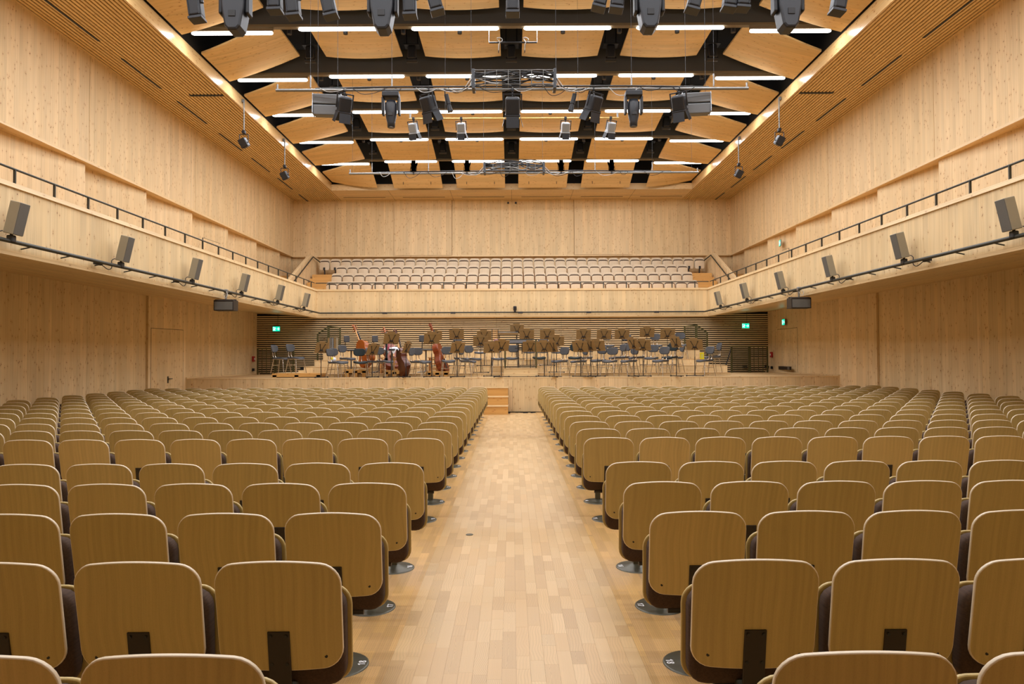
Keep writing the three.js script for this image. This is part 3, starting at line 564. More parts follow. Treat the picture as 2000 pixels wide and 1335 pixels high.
// ---------------------------------------------------------------- loudspeakers and pipes along the gallery fronts
{
  for (const [side, s] of SIDE) {
    const sideName = s < 0 ? 'double-bass side' : 'exit-sign side', X = s * (XB - 0.16);
    const pipe = thing('speaker_pipe', 'dark steel pipe carrying loudspeakers along the gallery, ' + sideName, 'pipe', V(X, 3.3, 0));
    part('pipe', rod(V(0, 0, 0), V(0, 0, -SLATWALL + 0.25), 0.03, 10), M.rail, pipe);
    for (let d = 3; d < 26; d += 0.92) part('bracket', rod(V(0, -0.02, -d), V(s * 0.15, -0.05, -d), 0.012, 5), M.rail, pipe);
    [24.0, 21.3, 18.45, 15.6, 12.75, 9.95].forEach((d, i) => {
      const o = thing('column_speaker', 'grey-brown loudspeaker, ' + ord[i] + ' from the stage, ' + sideName + ' gallery pipe', 'loudspeaker', V(X, 3.335, -d), 0, 'loudspeakers on the gallery pipes');
      const body = rbox(0.15, 0.47, 0.21, 0.012), tilt = (g) => { g.rotateZ(s * rad(13)); g.translate(-s * 0.005, 0.0, 0); return g; };
      part('cabinet', tilt(body.translate(0, 0.3, 0)), M.speaker, o);
      part('grille', tilt(rbox(0.012, 0.46, 0.195, 0.004).translate(-s * 0.077, 0.3, 0)), M.speakerGrille, o);
      part('clamp', merged([rbox(0.09, 0.11, 0.1, 0.02).translate(0, 0, 0), rod(V(0, 0.03, 0), V(0, 0.09, 0), 0.02, 8)]), M.standBlack, o);
      part('cable', tube([V(s * 0.04, 0.1, 0.12), V(s * 0.06, 0.06, 0.19), V(s * 0.05, -0.07, 0.2), V(s * 0.06, -0.12, 0.28), V(s * 0.08, -0.04, 0.52)], 0.008), M.standBlack, o);
      part('socket_box', rbox(0.05, 0.06, 0.2, 0.01).translate(s * 0.07, -0.05, 0.6), M.standBlack, o);
    });
    const o = thing('hanging_speaker', 'wide dark loudspeaker hung under the gallery pipe, ' + sideName, 'loudspeaker', V(X, 3.3, -17.45));
    part('hanger', merged([rbox(0.09, 0.1, 0.09, 0.02), rod(V(0, 0, 0), V(0, -0.22, 0), 0.025, 8)]), M.steel, o);
    const cab = part('cabinet', rbox(0.5, 0.27, 0.3, 0.012).translate(0, -0.36, 0), M.bracket, o);
    part('grille', rbox(0.45, 0.2, 0.012, 0.004).translate(0, -0.375, 0.152), M.speakerGrille, cab); part('yoke', rbox(0.52, 0.02, 0.08, 0.005).translate(0, -0.215, 0), M.fixtureGrey, o);
    part('cable', tube([V(0.02, 0, 0.05), V(0.08, -0.1, 0.1), V(0.03, -0.18, 0.12), V(-0.03, -0.08, 0.08)], 0.007), M.cableWhite, o);
  }
  const b = thing('speaker_pipe', 'dark steel pipe across the back gallery front above the slats', 'pipe', V(0, 3.3, -SLATWALL + 0.22));
  part('pipe', rod(V(-XB + 0.17, 0, 0), V(XB - 0.17, 0, 0), 0.026, 8), M.rail, b);
  for (const px of [750, 884, 1016, 1150, 1283]) part('junction_box', rbox(0.18, 0.07, 0.07, 0.01).translate((px - 1000) * 25.9 / F, -0.01, 0.01), M.fixtureGrey, b);
  const c = thing('camera_head', 'small black camera on the back gallery pipe above the podium', 'camera', V(0.1, 3.33, -SLATWALL + 0.24));
  part('body', rbox(0.13, 0.16, 0.13, 0.03).translate(0, 0.12, 0), M.standBlack, c); part('foot', rbox(0.08, 0.06, 0.08, 0.01).translate(0, 0.015, 0), M.standBlack, c); part('lens', new THREE.CylinderGeometry(0.035, 0.035, 0.05, 12).rotateX(Math.PI / 2).translate(0, 0.13, 0.08), M.lens, c);
}
// ---------------------------------------------------------------- green exit signs
{
  const cv = document.createElement('canvas'); cv.width = 256; cv.height = 128; const g = cv.getContext('2d');
  g.fillStyle = '#00b48c'; g.fillRect(0, 0, 256, 128); g.fillStyle = '#e8fff8';
  g.fillRect(14, 18, 42, 92); g.fillStyle = '#00b48c'; g.fillRect(22, 26, 34, 84); g.fillStyle = '#e8fff8';
  g.beginPath(); g.arc(80, 32, 11, 0, 7); g.fill(); g.lineWidth = 11; g.lineCap = 'round'; g.strokeStyle = '#e8fff8';
  for (const pts of [[[76, 48], [66, 76]], [[66, 76], [84, 92], [80, 112]], [[66, 76], [52, 96], [34, 96]], [[76, 50], [96, 62], [106, 54]], [[74, 50], [56, 58], [48, 72]]]) { g.beginPath(); pts.forEach(([x, y], i) => (i ? g.lineTo(x, y) : g.moveTo(x, y))); g.stroke(); }
  g.beginPath(); g.moveTo(150, 64); g.lineTo(232, 64); g.stroke(); g.beginPath(); g.moveTo(198, 30); g.lineTo(234, 64); g.lineTo(198, 98); g.stroke();
  const tx = new THREE.CanvasTexture(cv); tx.colorSpace = THREE.SRGBColorSpace;
  const face = std({ map: tx, emissive: lin(1, 1, 1), emissiveMap: tx, emissiveIntensity: 2.2, roughness: 0.3 });
  const glow = new THREE.Color().setRGB(0.1, 0.9, 0.75);
  const sign = (pos, turn, w, h, label, cord) => {
    const o = thing('exit_sign', label, 'exit sign', pos, turn);
    part('housing', rbox(w + 0.02, h + 0.02, 0.04, 0.006), M.steel, o);
    part('face', new THREE.PlaneGeometry(w, h).translate(0, 0, 0.0215), face, o); if (cord) part('back_face', new THREE.PlaneGeometry(w, h).rotateY(Math.PI).translate(0, 0, -0.0215), face, o);
    const l = new THREE.RectAreaLight(glow, 2.5, w, h); l.name = 'sign_lamp'; l.position.z = 0.03; l.rotation.y = Math.PI; o.add(l);
    if (cord) part('cord', merged([rod(V(w * 0.2, h / 2, 0), V(w * 0.2, cord, 0), 0.006, 5), rod(V(-w * 0.4, h / 2 + 0.05, 0), V(w * 0.4, h / 2 + 0.05, 0), 0.005, 5)]), M.standBlack, o);
  };
  const a = at(540, 642, 25.3), b = at(1456, 636, 25.3);
  sign(a, 0, 0.26, 0.17, 'lit green exit sign hanging before the slats, double-bass side', 0.55);
  sign(b, 0, 0.26, 0.17, 'lit green exit sign hanging before the slats, yellow-folder side', 0.55);
  sign(V(9.66, 2.83, -24.75), -Math.PI / 2 - 0.07, 0.3, 0.2, 'lit green exit sign on the wall above the stage door', 0);
  sign(V(10.4, 6.0, -26.9), -Math.PI / 2 - 0.2, 0.3, 0.22, 'lit green exit sign on the gallery wall under the ledge', 0);
}
// ---------------------------------------------------------------- lighting bars and lamps
const movingHead = (pos, label, up) => {               // yoke fixture hung from a bar, lens down; origin at the bar
  const o = thing('moving_head', label, 'stage lamp', pos, 0, 'moving head lamps');
  part('clamp', merged([rbox(0.05, 0.1, 0.05, 0.01).translate(-0.1, -0.02, 0), rbox(0.05, 0.1, 0.05, 0.01).translate(0.1, -0.02, 0)]), M.fixture, o);
  part('base', rbox(0.34, 0.12, 0.26, 0.03).translate(0, -0.12, 0), M.fixture, o);
  for (const x of [-0.16, 0.16]) part('yoke_arm', rbox(0.05, 0.36, 0.16, 0.02).translate(x, -0.34, 0), M.fixture, o);
  const h = new THREE.LatheGeometry([[0.02, 0.2], [0.09, 0.19], [0.115, 0.12], [0.12, -0.02], [0.105, -0.15], [0.08, -0.26], [0.078, -0.34], [0.02, -0.345]].map(([x, y]) => new THREE.Vector2(x, y)).reverse(), 20); h.translate(0, -0.42, 0);
  const hd = part('head', h, M.fixtureGrey, o); part('lens', new THREE.CylinderGeometry(0.07, 0.07, 0.01, 18).translate(0, -0.77, 0), M.lens, hd); part('vent', rbox(0.1, 0.06, 0.02, 0.005).translate(0, -0.53, 0.108), M.standBlack, hd);
  return o;
};
const bigHead = (pos, label) => {                       // large-bodied wash head seen at the top of the picture
  const o = thing('moving_head', label, 'stage lamp', pos, 0, 'large moving heads on the high bar');
  part('clamp', rbox(0.3, 0.1, 0.06, 0.01), M.fixture, o); part('base', rbox(0.42, 0.16, 0.3, 0.03).translate(0, -0.12, 0), M.fixture, o);
  for (const x of [-0.19, 0.19]) part('yoke_arm', rbox(0.06, 0.52, 0.18, 0.03).translate(x, -0.42, 0), M.fixture, o);
  const pr = [[-0.13, -0.15], [0.13, -0.15], [0.15, -0.32], [0.13, -0.62], [0.085, -0.86], [0.05, -0.9], [-0.05, -0.9], [-0.085, -0.86], [-0.13, -0.62], [-0.15, -0.32]];
  const g = new THREE.ExtrudeGeometry(new THREE.Shape(pr.map(([x, y]) => new THREE.Vector2(x, y))), { depth: 0.22, bevelEnabled: true, bevelSize: 0.03, bevelThickness: 0.03, bevelSegments: 2 }); g.translate(0, 0, -0.11);
  const hd = part('head', g, M.fixtureGrey, o); part('vent', rbox(0.1, 0.09, 0.02, 0.005).translate(0, -0.7, 0.142), M.standBlack, hd); part('badge', rbox(0.09, 0.02, 0.01, 0.003).translate(0, -0.46, 0.142), M.steel, hd);
  part('ridge', merged([bar(V(-0.12, -0.36, 0.145), V(-0.07, -0.31, 0.145), 0.012, 0.012), bar(V(-0.07, -0.31, 0.145), V(0.07, -0.31, 0.145), 0.012, 0.012), bar(V(0.07, -0.31, 0.145), V(0.12, -0.36, 0.145), 0.012, 0.012)]), M.silver, hd);
};
const profileLamp = (pos, label, tilt, yaw = 0) => {    // long black profile spot hanging down
  const o = thing('profile_spot', label, 'stage lamp', pos, yaw, 'profile spots on the high bar');
  part('clamp', rbox(0.06, 0.12, 0.08, 0.01), M.fixture, o);
  const tl = (g) => { g.rotateZ(tilt); return g; };
  part('yoke', tl(merged([rbox(0.24, 0.02, 0.04, 0.005).translate(0, -0.08, 0), rbox(0.02, 0.2, 0.04, 0.005).translate(-0.11, -0.17, 0), rbox(0.02, 0.2, 0.04, 0.005).translate(0.11, -0.17, 0)])), M.fixture, o);
  const b = part('barrel', tl(merged([rbox(0.19, 0.5, 0.19, 0.035, 3).translate(0, -0.42, 0), rbox(0.2, 0.03, 0.2, 0.01).translate(0, -0.2, 0)])), M.fixture, o);
  part('fins', tl(merged([-0.07, 0.07].map((x) => rbox(0.008, 0.48, 0.012, 0.002).translate(x, -0.42, 0.099)))), M.fixtureGrey, b);
  part('colour_frame', tl(rbox(0.2, 0.04, 0.2, 0.006).translate(0, -0.69, 0)), M.fixtureGrey, b); part('knob', tl(rbox(0.04, 0.06, 0.04, 0.01).translate(0.115, -0.45, 0.03)), M.fixtureGrey, b);
};
const fresnel = (pos, label, size, mat, yaw, door = M.fixtureGrey, dir = -1) => {
  const o = thing('fresnel_lamp', label, 'stage lamp', pos, yaw, 'barn-door lamps on the bars');
  const k = size, q = (g) => { g.rotateX(rad(25)); g.scale(k, k * -dir, k); g.translate(0, dir * 0.26 * k, 0); return g; };
  part('hook', merged([rod(V(0, 0.03, 0), V(0, dir * 0.1 * k, 0), 0.014, 6), rbox(0.06, 0.07, 0.06, 0.015)]), M.fixture, o);
  part('yoke', q(merged([rbox(0.02, 0.24, 0.03, 0.004).translate(-0.14, 0.06, 0), rbox(0.02, 0.24, 0.03, 0.004).translate(0.14, 0.06, 0), rbox(0.3, 0.02, 0.03, 0.004).translate(0, 0.18, 0)])), M.fixture, o);
  const b = part('housing', q(merged([rbox(0.22, 0.28, 0.22, 0.04, 3), rbox(0.24, 0.03, 0.24, 0.01).translate(0, -0.13, 0)])), mat, o);
  part('lens', q(new THREE.CylinderGeometry(0.085, 0.085, 0.01, 16).translate(0, -0.148, 0)), M.lens, b);
  for (let a = 0; a < 4; a++) part('barn_door', q(rbox(0.2, 0.17, 0.006, 0.002).translate(0, -0.085, 0).rotateX(rad(-16)).translate(0, -0.14, 0.115).rotateY(a * Math.PI / 2)), door, o);
};
{
  const bars = [[10.0, 7.08, -5.6, 5.6, 'high bar over the near stalls'], [14.0, 7.04, -4.78, 4.8, 'main lighting bar'], [15.6, 7.0, -2.32, 2.42, 'short lighting bar'], [20.2, 6.99, -4.75, 5.45, 'stage lighting bar']];
  bars.forEach(([d, y, x0, x1, nm], i) => {
    const o = thing('lighting_bar', 'thin steel ' + nm + (i === 2 ? ' with four silver lamps' : i === 1 ? ' with the cable basket and two moving heads' : ' hung from wires'), 'lighting bar', V(0, y, -d));
    part('tube', rod(V(x0, 0, 0), V(x1, 0, 0), i === 2 ? 0.022 : 0.03, 10), i === 2 ? M.brass : M.steel, o);
    for (const e of [x0 + 0.03, x1 - 0.03]) part('end_stop', rod(V(e, 0, 0), V(e, 0.12, 0), 0.02, 8), M.steel, o);
    const wires = i === 2 ? [-1.5, 1.5] : [-4.08, -2.43, -0.82, 0.9, 2.43, 4.1]; if (i === 3) wires.push(x0 + 0.1, x1 - 0.2);
    for (const x of wires) part('wire', rod(V(x, 0, 0), V(x, (i === 1 ? 9.61 : 9.95) - y, 0), 0.003, 4), M.fixtureGrey, o);
    if (i !== 2) for (const x of wires.slice(0, 6)) part('turnbuckle', rod(V(x, 0.05, 0), V(x, 0.3, 0), 0.016, 6), M.steel, o);
    if (i === 1 || i === 3) {
      const r = rng(90 + i); for (let k = 0; k < 12; k++) { const a = lerp(x0 + 0.9, x1 - 0.9, k / 12), w = 0.2 + r() * 0.5, dr = 0.05 + r() * 0.12; part('cable', tube([V(a, 0.03, 0.03), V(a + w * 0.3, -dr, 0.05), V(a + w * 0.7, -dr * 0.7, 0.04), V(a + w, 0.02, 0.03)], 0.007, 10, 4), k % 3 ? M.standBlack : M.cableWhite, o); }
      part('trunk_cable', tube([V(x0 + 0.8, 0.03, 0), V(-2.5, 0.05, 0.02), V(0, 0.06, 0), V(2.5, 0.05, 0.02), V(x1 - 0.8, 0.03, 0)], 0.018, 30, 5), M.standBlack, o);
      // cable basket
      const B = thing('cable_basket', i === 1 ? 'wire cable basket heaped with cables on the main lighting bar' : 'wire cable basket on the stage lighting bar', 'cable basket', V(i === 1 ? 0.05 : 0.07, y, -d)), W = i === 1 ? 0.82 : 0.86, H = i === 1 ? 0.34 : 0.26;
      const fr = []; for (const z of [-0.14, 0.14]) for (const yy of [0.05, H * 0.5, H]) fr.push(rod(V(-W, yy, z), V(W, yy, z), 0.008, 5));
      for (let k = 0; k <= 7; k++) { const x = lerp(-W, W, k / 7); for (const z of [-0.14, 0.14]) fr.push(rod(V(x, 0.03, z), V(x, H, z), 0.007, 5)); fr.push(rod(V(x, 0.05, -0.14), V(x, 0.05, 0.14), 0.01, 5)); }
      part('frame', merged(fr), M.basket, B);
      part('end_plate', merged([rbox(0.06, H + 0.06, 0.3, 0.01).translate(-W, H / 2, 0), rbox(0.06, H + 0.06, 0.3, 0.01).translate(W, H / 2, 0)]), M.fixtureGrey, B);
      for (let k = 0; k < 13; k++) { const z = -0.11 + (k % 4) * 0.07, yy = 0.06 + r() * H * 0.8; part('cable', tube([V(-W, yy, z), V(-W * 0.4, yy + (r() - 0.5) * 0.25, z), V(W * 0.1, yy + (r() - 0.3) * 0.2, z), V(W * 0.6, yy + (r() - 0.5) * 0.25, z), V(W, yy, z)], 0.015, 14, 5), k % 5 === 4 ? M.cableWhite : M.standBlack, B); }
      for (const sx of [-1, 1]) for (let k = 0; k < 3; k++) part('loose_cable', tube([V(sx * W, H * 0.7, 0.1), V(sx * (W + 0.1), H * 0.3 - k * 0.05, 0.12), V(sx * (W + 0.25 + k * 0.1), -0.08, 0.08), V(sx * (W + 0.5 + k * 0.1), 0, 0.04)], 0.007, 12, 4), k % 2 ? M.standBlack : M.cableWhite, B);
    }
  });
  const onBar = (px, i) => V((px - 1000) * bars[i][0] / F - 0.015, bars[i][1], -bars[i][0]);
  [457, 748, 1273, 1547].forEach((px, i) => bigHead(onBar(px, 0).add(V(0, 0.17, 0)), 'large black moving head, ' + ord[i] + ' from the double-bass side on the high bar'));
  [[374, 0.14], [535, 0.03], [570, 0.09], [634, 0.22], [800, 0.04], [843, 0.26], [1004, 0], [1186, -0.25], [1214, -0.13], [1372, -0.26], [1437, -0.14], [1459, -0.09], [1655, -0.2]].forEach(([px, tl], i) =>
    profileLamp(onBar(px, 0).add(V(-Math.sin(tl) * 0.3, [0.13, 0.24, 0.14, 0.16, 0.16, 0.18, 0.2, 0.24, 0.22, 0.22, 0.24, 0.23, 0.19][i], i % 3 * 0.03)), 'black profile spot, ' + ord[i] + ' from the double-bass side on the high bar', tl));
  [764, 1241].forEach((px, i) => movingHead(onBar(px, 1), 'black moving head on the main bar, ' + (i ? 'exit-sign side' : 'double-bass side') + ' of the basket'));
  [[672, 0.5], [838, -0.6], [1163, 0.6], [1331, -0.5]].forEach(([px, yw], i) => fresnel(onBar(px, 1), 'black barn-door lamp, ' + ord[i] + ' from the double-bass side on the main bar', 1.15, M.fixture, yw, M.fixtureGrey));
  fresnel(onBar(1003, 1).add(V(0, -0.02, 0.02)), 'large black barn-door lamp under the cable basket', 1.3, M.fixture, 0);
  [[870, 0.3], [1128, -0.3]].forEach(([px, yw], i) => { const o = thing('pin_spot', 'slim black spot on the main bar, ' + (i ? 'exit-sign side' : 'double-bass side') + ' of the basket', 'stage lamp', onBar(px, 1), yw);
    part('hook', rod(V(0, 0.03, 0), V(0, -0.1, 0), 0.012, 6), M.fixture, o); const t = i ? -0.25 : 0.25; part('barrel', merged([new THREE.CylinderGeometry(0.045, 0.05, 0.2, 12).translate(0, -0.2, 0), new THREE.CylinderGeometry(0.035, 0.06, 0.16, 12).translate(0, -0.37, 0)]).rotateZ(t), M.fixture, o); part('shutter', rbox(0.1, 0.02, 0.1, 0.004).translate(0, -0.45, 0).rotateZ(t), M.fixtureGrey, o); });
  [808, 902, 1107, 1196].forEach((px, i) => { fresnel(onBar(px, 2), 'silver barn-door lamp, ' + ord[i] + ' from the double-bass side on the short bar', 0.82, M.silver, (i - 1.5) * 0.2, M.fixture); });
  [808, 913, 1098, 1197].forEach((px, i) => fresnel(onBar(px, 3), 'dark upright barn-door lamp, ' + ord[i] + ' from the double-bass side on the stage bar', 0.62, M.fixture, 0, M.fixture, 1));
  // small tilted bar in front of the centre gap
  const tb = thing('hanging_bar', 'short black bar with looped white ropes hung before the middle ceiling gap', 'hanging bar', at(1002, 83, 16.68)); part('bar', rod(V(-0.58, 0, 0), V(0.58, 0, 0), 0.02, 8), M.fixture, tb);
  for (const x of [-0.58, 0.58]) part('wire', rod(V(x, 0, 0), V(x, 0.49, 0), 0.006, 5), M.cableWhite, tb);
  for (const x of [-0.33, 0.3]) { part('rope', tube([V(x, 0.02, 0), V(x - 0.06, 0.09, 0.03), V(x + 0.03, 0.1, 0.03), V(x + 0.08, 0.05, 0.03), V(x, -0.02, 0.03), V(x - 0.02, -0.2, 0.02)], 0.011, 16, 5), M.cableWhite, tb); part('strap', bar(V(x, 0, 0), V(x - 0.02, -0.25, 0), 0.03, 0.02), M.fixture, tb); }
  // line arrays hung behind the main bar
  for (const s of [-1, 1]) {
    const o = thing('line_array', 'curved grey loudspeaker array behind the main bar, ' + (s < 0 ? 'double-bass side' : 'exit-sign side'), 'loudspeaker', V(s * 3.82, 7.05, -14.35), -s * 0.12);
    const sh = new THREE.Shape([[-0.16, 0], [0.16, 0], [0.15, -0.2], [0.11, -0.42], [-0.2, -0.42], [-0.18, -0.2]].map(([x, y]) => new THREE.Vector2(x, y)));
    for (let k = 0; k < 2; k++) { const g = rbox(0.56, 0.2, 0.36, 0.02); g.rotateX(0.05 + k * 0.1); g.translate(0, -0.11 - k * 0.205, -k * 0.015); part('box', g, M.array, o); }
    part('side_frame', merged([-0.285, 0.285].map((x) => { const g = new THREE.ExtrudeGeometry(sh, { depth: 0.015, bevelEnabled: false }); g.rotateY(Math.PI / 2); g.translate(x - 0.0075, 0, 0); return g; })), M.silver, o);
    part('rigging', merged([rod(V(-0.2, 0, 0), V(-0.2, 2.6, 0), 0.004, 4), rod(V(0.2, 0, 0), V(0.2, 2.6, 0), 0.004, 4)]), M.fixture, o);
  }
  // spots on arms at the edge of the ceiling opening
  for (const [d, s] of [[20.5, -1], [24.2, -1], [20.5, 1], [24.2, 1]]) {
    const o = thing('arm_spot', 'black floodlight on a ceiling-edge arm, ' + (d < 22 ? 'farther from the stage' : 'closer to the stage') + ', ' + (s < 0 ? 'double-bass side' : 'exit-sign side'), 'stage lamp', V(s * (XI - 0.06), 9.3, -d));
    part('arm', merged([rod(V(0, 0, 0), V(0, -0.95, 0), 0.02, 8), rbox(0.05, 0.1, 0.1, 0.01).translate(s * 0.03, -0.05, 0)]), M.basket, o); part('joint', rbox(0.1, 0.1, 0.1, 0.02).translate(0, -0.98, 0), M.fixture, o);
    part('yoke', merged([rod(V(-0.13, -1.05, 0), V(-0.13, -1.3, 0), 0.012, 6), rod(V(0.13, -1.05, 0), V(0.13, -1.3, 0), 0.012, 6), rod(V(-0.13, -1.05, 0), V(0.13, -1.05, 0), 0.012, 6)]), M.fixture, o);
    const b = part('housing', rbox(0.22, 0.26, 0.22, 0.02).rotateZ(-s * 0.45).rotateX(0.3).translate(0, -1.3, 0), M.fixture, o); part('lens', rbox(0.17, 0.02, 0.17, 0.005).translate(0, -0.135, 0).rotateZ(-s * 0.45).rotateX(0.3).translate(0, -1.3, 0), M.fixtureGrey, b);
  }
  // black hoists in the gaps between the reflectors
  const gaps = [-5.5, -2.72, 0, 2.72, 5.5];
  for (let k = 0; k < 4; k++) gaps.forEach((x, i) => {
    const o = thing('ceiling_hoist', 'black hoist, ' + ord[i] + ' ceiling gap from the double-bass side, ' + ord[4 - k] + ' row from the choir', 'hoist', V(x, 9.74, -(TUBE_D + k * ROW + 2.2)), 0, 'hoists in the ceiling gaps');
    part('motor', rbox(0.22, 0.34, 0.26, 0.03).translate(0, 0.2, 0), M.fixture, o); part('plate', rbox(0.4, 0.03, 0.3, 0.005).translate(0, 0.4, 0), M.fixtureGrey, o); part('drum', new THREE.CylinderGeometry(0.07, 0.07, 0.3, 12).rotateZ(Math.PI / 2).translate(0, 0.02, 0), M.fixture, o);
    part('hanger', merged([rod(V(-0.15, 0.4, 0), V(-0.15, 1.5, 0), 0.014, 5), rod(V(0.15, 0.4, 0), V(0.15, 1.5, 0), 0.014, 5)]), M.fixtureGrey, o);
  });
}

// ---------------------------------------------------------------- on the stage
const levelY = (d, x) => (Math.abs(x) > 6.7 || d < 21.5 ? STAGE_Y : d < 22.7 ? 1.122 : d < 23.9 ? 1.332 : d < 25 ? 1.542 : 1.872);
const stageAt = (px, d, lift = 0) => { const x = at(px, 700, d).x; return V(x, levelY(d, x) + lift, -d); };
const bySide = (list) => { const o = list.map((q, i) => [q[0], i]).sort((a, b) => a[0] - b[0]), out = []; o.forEach(([, i], k) => { out[i] = ord[k]; }); return out; };
// players' chairs
{
  const seat = (() => {                                // padded seat, dished across and rolled down at the front
    const g = rbox(0.4, 0.045, 0.42, 0.022, 3), q = new THREE.BoxGeometry(0.4, 0.06, 0.42, 8, 1, 10), p = q.attributes.position;
    for (let i = 0; i < p.count; i++) { const x = p.getX(i), z = p.getZ(i), u = x / 0.2, v = z / 0.21, e = Math.max(0, Math.abs(v) - 0.6) / 0.4; p.setX(i, x * (1 - 0.28 * e * e)); p.setY(i, p.getY(i) * (1 - 0.35 * Math.max(u * u, v * v) ** 3) - 0.02 * (1 - u * u) - (v > 0.3 ? 0.05 * (v - 0.3) ** 2 : 0) + (v < -0.5 ? 0.03 * (-v - 0.5) : 0)); }
    q.computeVertexNormals(); q.translate(0, 0.475, 0.0); g.dispose(); return q;
  })();
  const back = shell({ w: 0.37, h: 0.235, t: 0.04, rt: 0.09, rb: 0.1, bend: 0.045, nx: 8, rim: 1 }); back.rotateX(rad(-8)); back.translate(0, 0.66, -0.25);
  const leg = (x, z) => rod(V(x * 0.17, 0.44, z * 0.15), V(x * 0.22, 0, z * 0.22), 0.0115, 7);
  const frame = merged([rod(V(-0.18, 0.44, 0.16), V(-0.18, 0.44, -0.17), 0.011, 6), rod(V(0.18, 0.44, 0.16), V(0.18, 0.44, -0.17), 0.011, 6), rod(V(-0.18, 0.43, 0.15), V(0.18, 0.43, 0.15), 0.011, 6), rod(V(-0.2, 0.25, -0.19), V(0.2, 0.25, -0.19), 0.008, 6)]);
  const upright = (x) => merged([rod(V(x * 0.06, 0.43, -0.18), V(x * 0.06, 0.55, -0.24), 0.012, 6), rod(V(x * 0.06, 0.55, -0.24), V(x * 0.05, 0.75, -0.255), 0.012, 6)]);
  const rows = {
    platform: [[549, 21.35, 78], [578, 21.35, 65]],
    front: [[657, 20.95, 70], [664, 21.4, 66], [679, 22.0, 60], [704, 20.95, 20], [733, 21.45, 78], [752, 20.95, 58], [817, 20.9, 70], [826, 21.4, 50], [876, 20.95, 12], [902, 21.5, 72], [914, 20.95, 68], [925, 21.75, 45], [1093, 21.0, -45], [1123, 21.6, -12], [1130, 21.05, -72], [1142, 22.2, -66], [1168, 21.45, -42], [1191, 21.05, -30], [1205, 21.7, -68], [1214, 22.1, -55], [1228, 20.95, -62], [1243, 21.5, -80], [1272, 21.9, -26], [1290, 20.9, -45], [1308, 21.5, -40], [1319, 22.1, -84], [1376, 20.95, -62], [1391, 21.5, -84]],
    low: [[972, 22.2, 12], [1001, 22.35, -10], [1053, 22.0, 4]],
    second: [[938, 23.45, 2], [1033, 23.45, 4], [1060, 23.5, -6], [1088, 23.45, 0]],
    third: [[894, 24.3, 6], [1141, 24.3, -2], [1188, 24.3, 3], [1224, 24.3, -6], [1282, 24.3, -4], [1330, 24.3, -8]],
  };
  const where = { platform: 'on the wooden pallet at the double-bass side', front: 'in the front stage group', low: 'behind the podium railing', second: 'on the second stage riser', third: 'on the third stage riser' };
  const made = {};
  for (const [nm, list] of Object.entries(rows)) {
    const o2 = bySide(list);
    list.forEach(([px, d, turn], i) => {
      const dark = [704, 1123, 1053, 1131, 1308].includes(px), key = dark ? 'dark' : 'grey', label = (dark ? 'dark green-black' : 'grey') + ' chair, ' + o2[i] + ' from the double-bass side, ' + where[nm];
      let t = made[key];
      if (!t) {
        t = made[key] = thing('orchestra_chair', label, 'chair', V(0, 0, 0), 0, 'orchestra chairs'); const pm = dark ? M.chairPadDark : M.chairPad;
        part('seat', seat, pm, t); part('backrest', back, pm, t); part('frame', frame, M.chrome, t);
        for (const x of [-1, 1]) { for (const z of [-1, 1]) part('leg', leg(x, z), M.chrome, t); part('upright', upright(x), M.chrome, t); }
      } else t = copyOf(t, label);
      t.position.copy(stageAt(px, d, nm === 'platform' ? 0.13 : 0)); t.rotation.y = rad(turn); t.scale.y = 1 + ((i * 37) % 11 - 5) * 0.006;
    });
  }
  // high bass stools
  let st = null;
  [[686, 22.55, 70], [741, 22.5, 65], [766, 21.6, 60], [832, 22.4, 40]].forEach(([px, d, turn], i) => {
    const label = 'high padded bass stool on a steel column, ' + ord[i] + ' from the wall with the door';
    if (!st) { st = thing('bass_stool', label, 'stool', V(0, 0, 0), 0, 'bass stools');
      part('seat', shell({ w: 0.42, h: 0.38, t: 0.05, rt: 0.1, rb: 0.1, nx: 6, rim: 1 }).rotateX(-Math.PI / 2).translate(0, 0.75, 0.19), M.chairPad, st); part('backrest', shell({ w: 0.3, h: 0.22, t: 0.045, rt: 0.05, rb: 0.05, bend: 0.03, nx: 6, rim: 1 }).translate(0, 1.0, -0.2), M.chairPad, st);
      part('back_post', merged([rod(V(0, 0.72, -0.1), V(0, 0.78, -0.23), 0.014, 6), rod(V(0, 0.78, -0.23), V(0, 1.1, -0.22), 0.014, 6)]), M.standBlack, st); part('column', rod(V(0, 0.05, 0), V(0, 0.73, 0), 0.028, 10), M.steel, st);
      for (let k = 0; k < 5; k++) { const a = k * 1.2566; part('foot', rod(V(0, 0.07, 0), V(Math.cos(a) * 0.28, 0.02, Math.sin(a) * 0.28), 0.018, 6), M.steel, st); }
    } else st = copyOf(st, label);
    st.position.copy(stageAt(px, d)); st.rotation.y = rad(turn);
  });
  const cl = thing('white_cloth', 'crumpled white cloth lying on a high bass stool', 'cloth', stageAt(766, 21.6, 0.785));
  const g = new THREE.PlaneGeometry(0.46, 0.4, 16, 14); g.rotateX(-Math.PI / 2); const p = g.attributes.position, r = rng(7);
  for (let i = 0; i < p.count; i++) { const x = p.getX(i), z = p.getZ(i), e = Math.max(Math.abs(x) / 0.23, Math.abs(z) / 0.2); p.setY(i, 0.03 * Math.sin(x * 21 + z * 9) * Math.cos(z * 17) + 0.02 + (e > 0.75 ? -(e - 0.75) * 0.5 * (1 + 0.6 * Math.sin(x * 30 + z * 26)) : 0) + r() * 0.008); }
  g.computeVertexNormals(); part('fabric', g, M.white, cl);
}
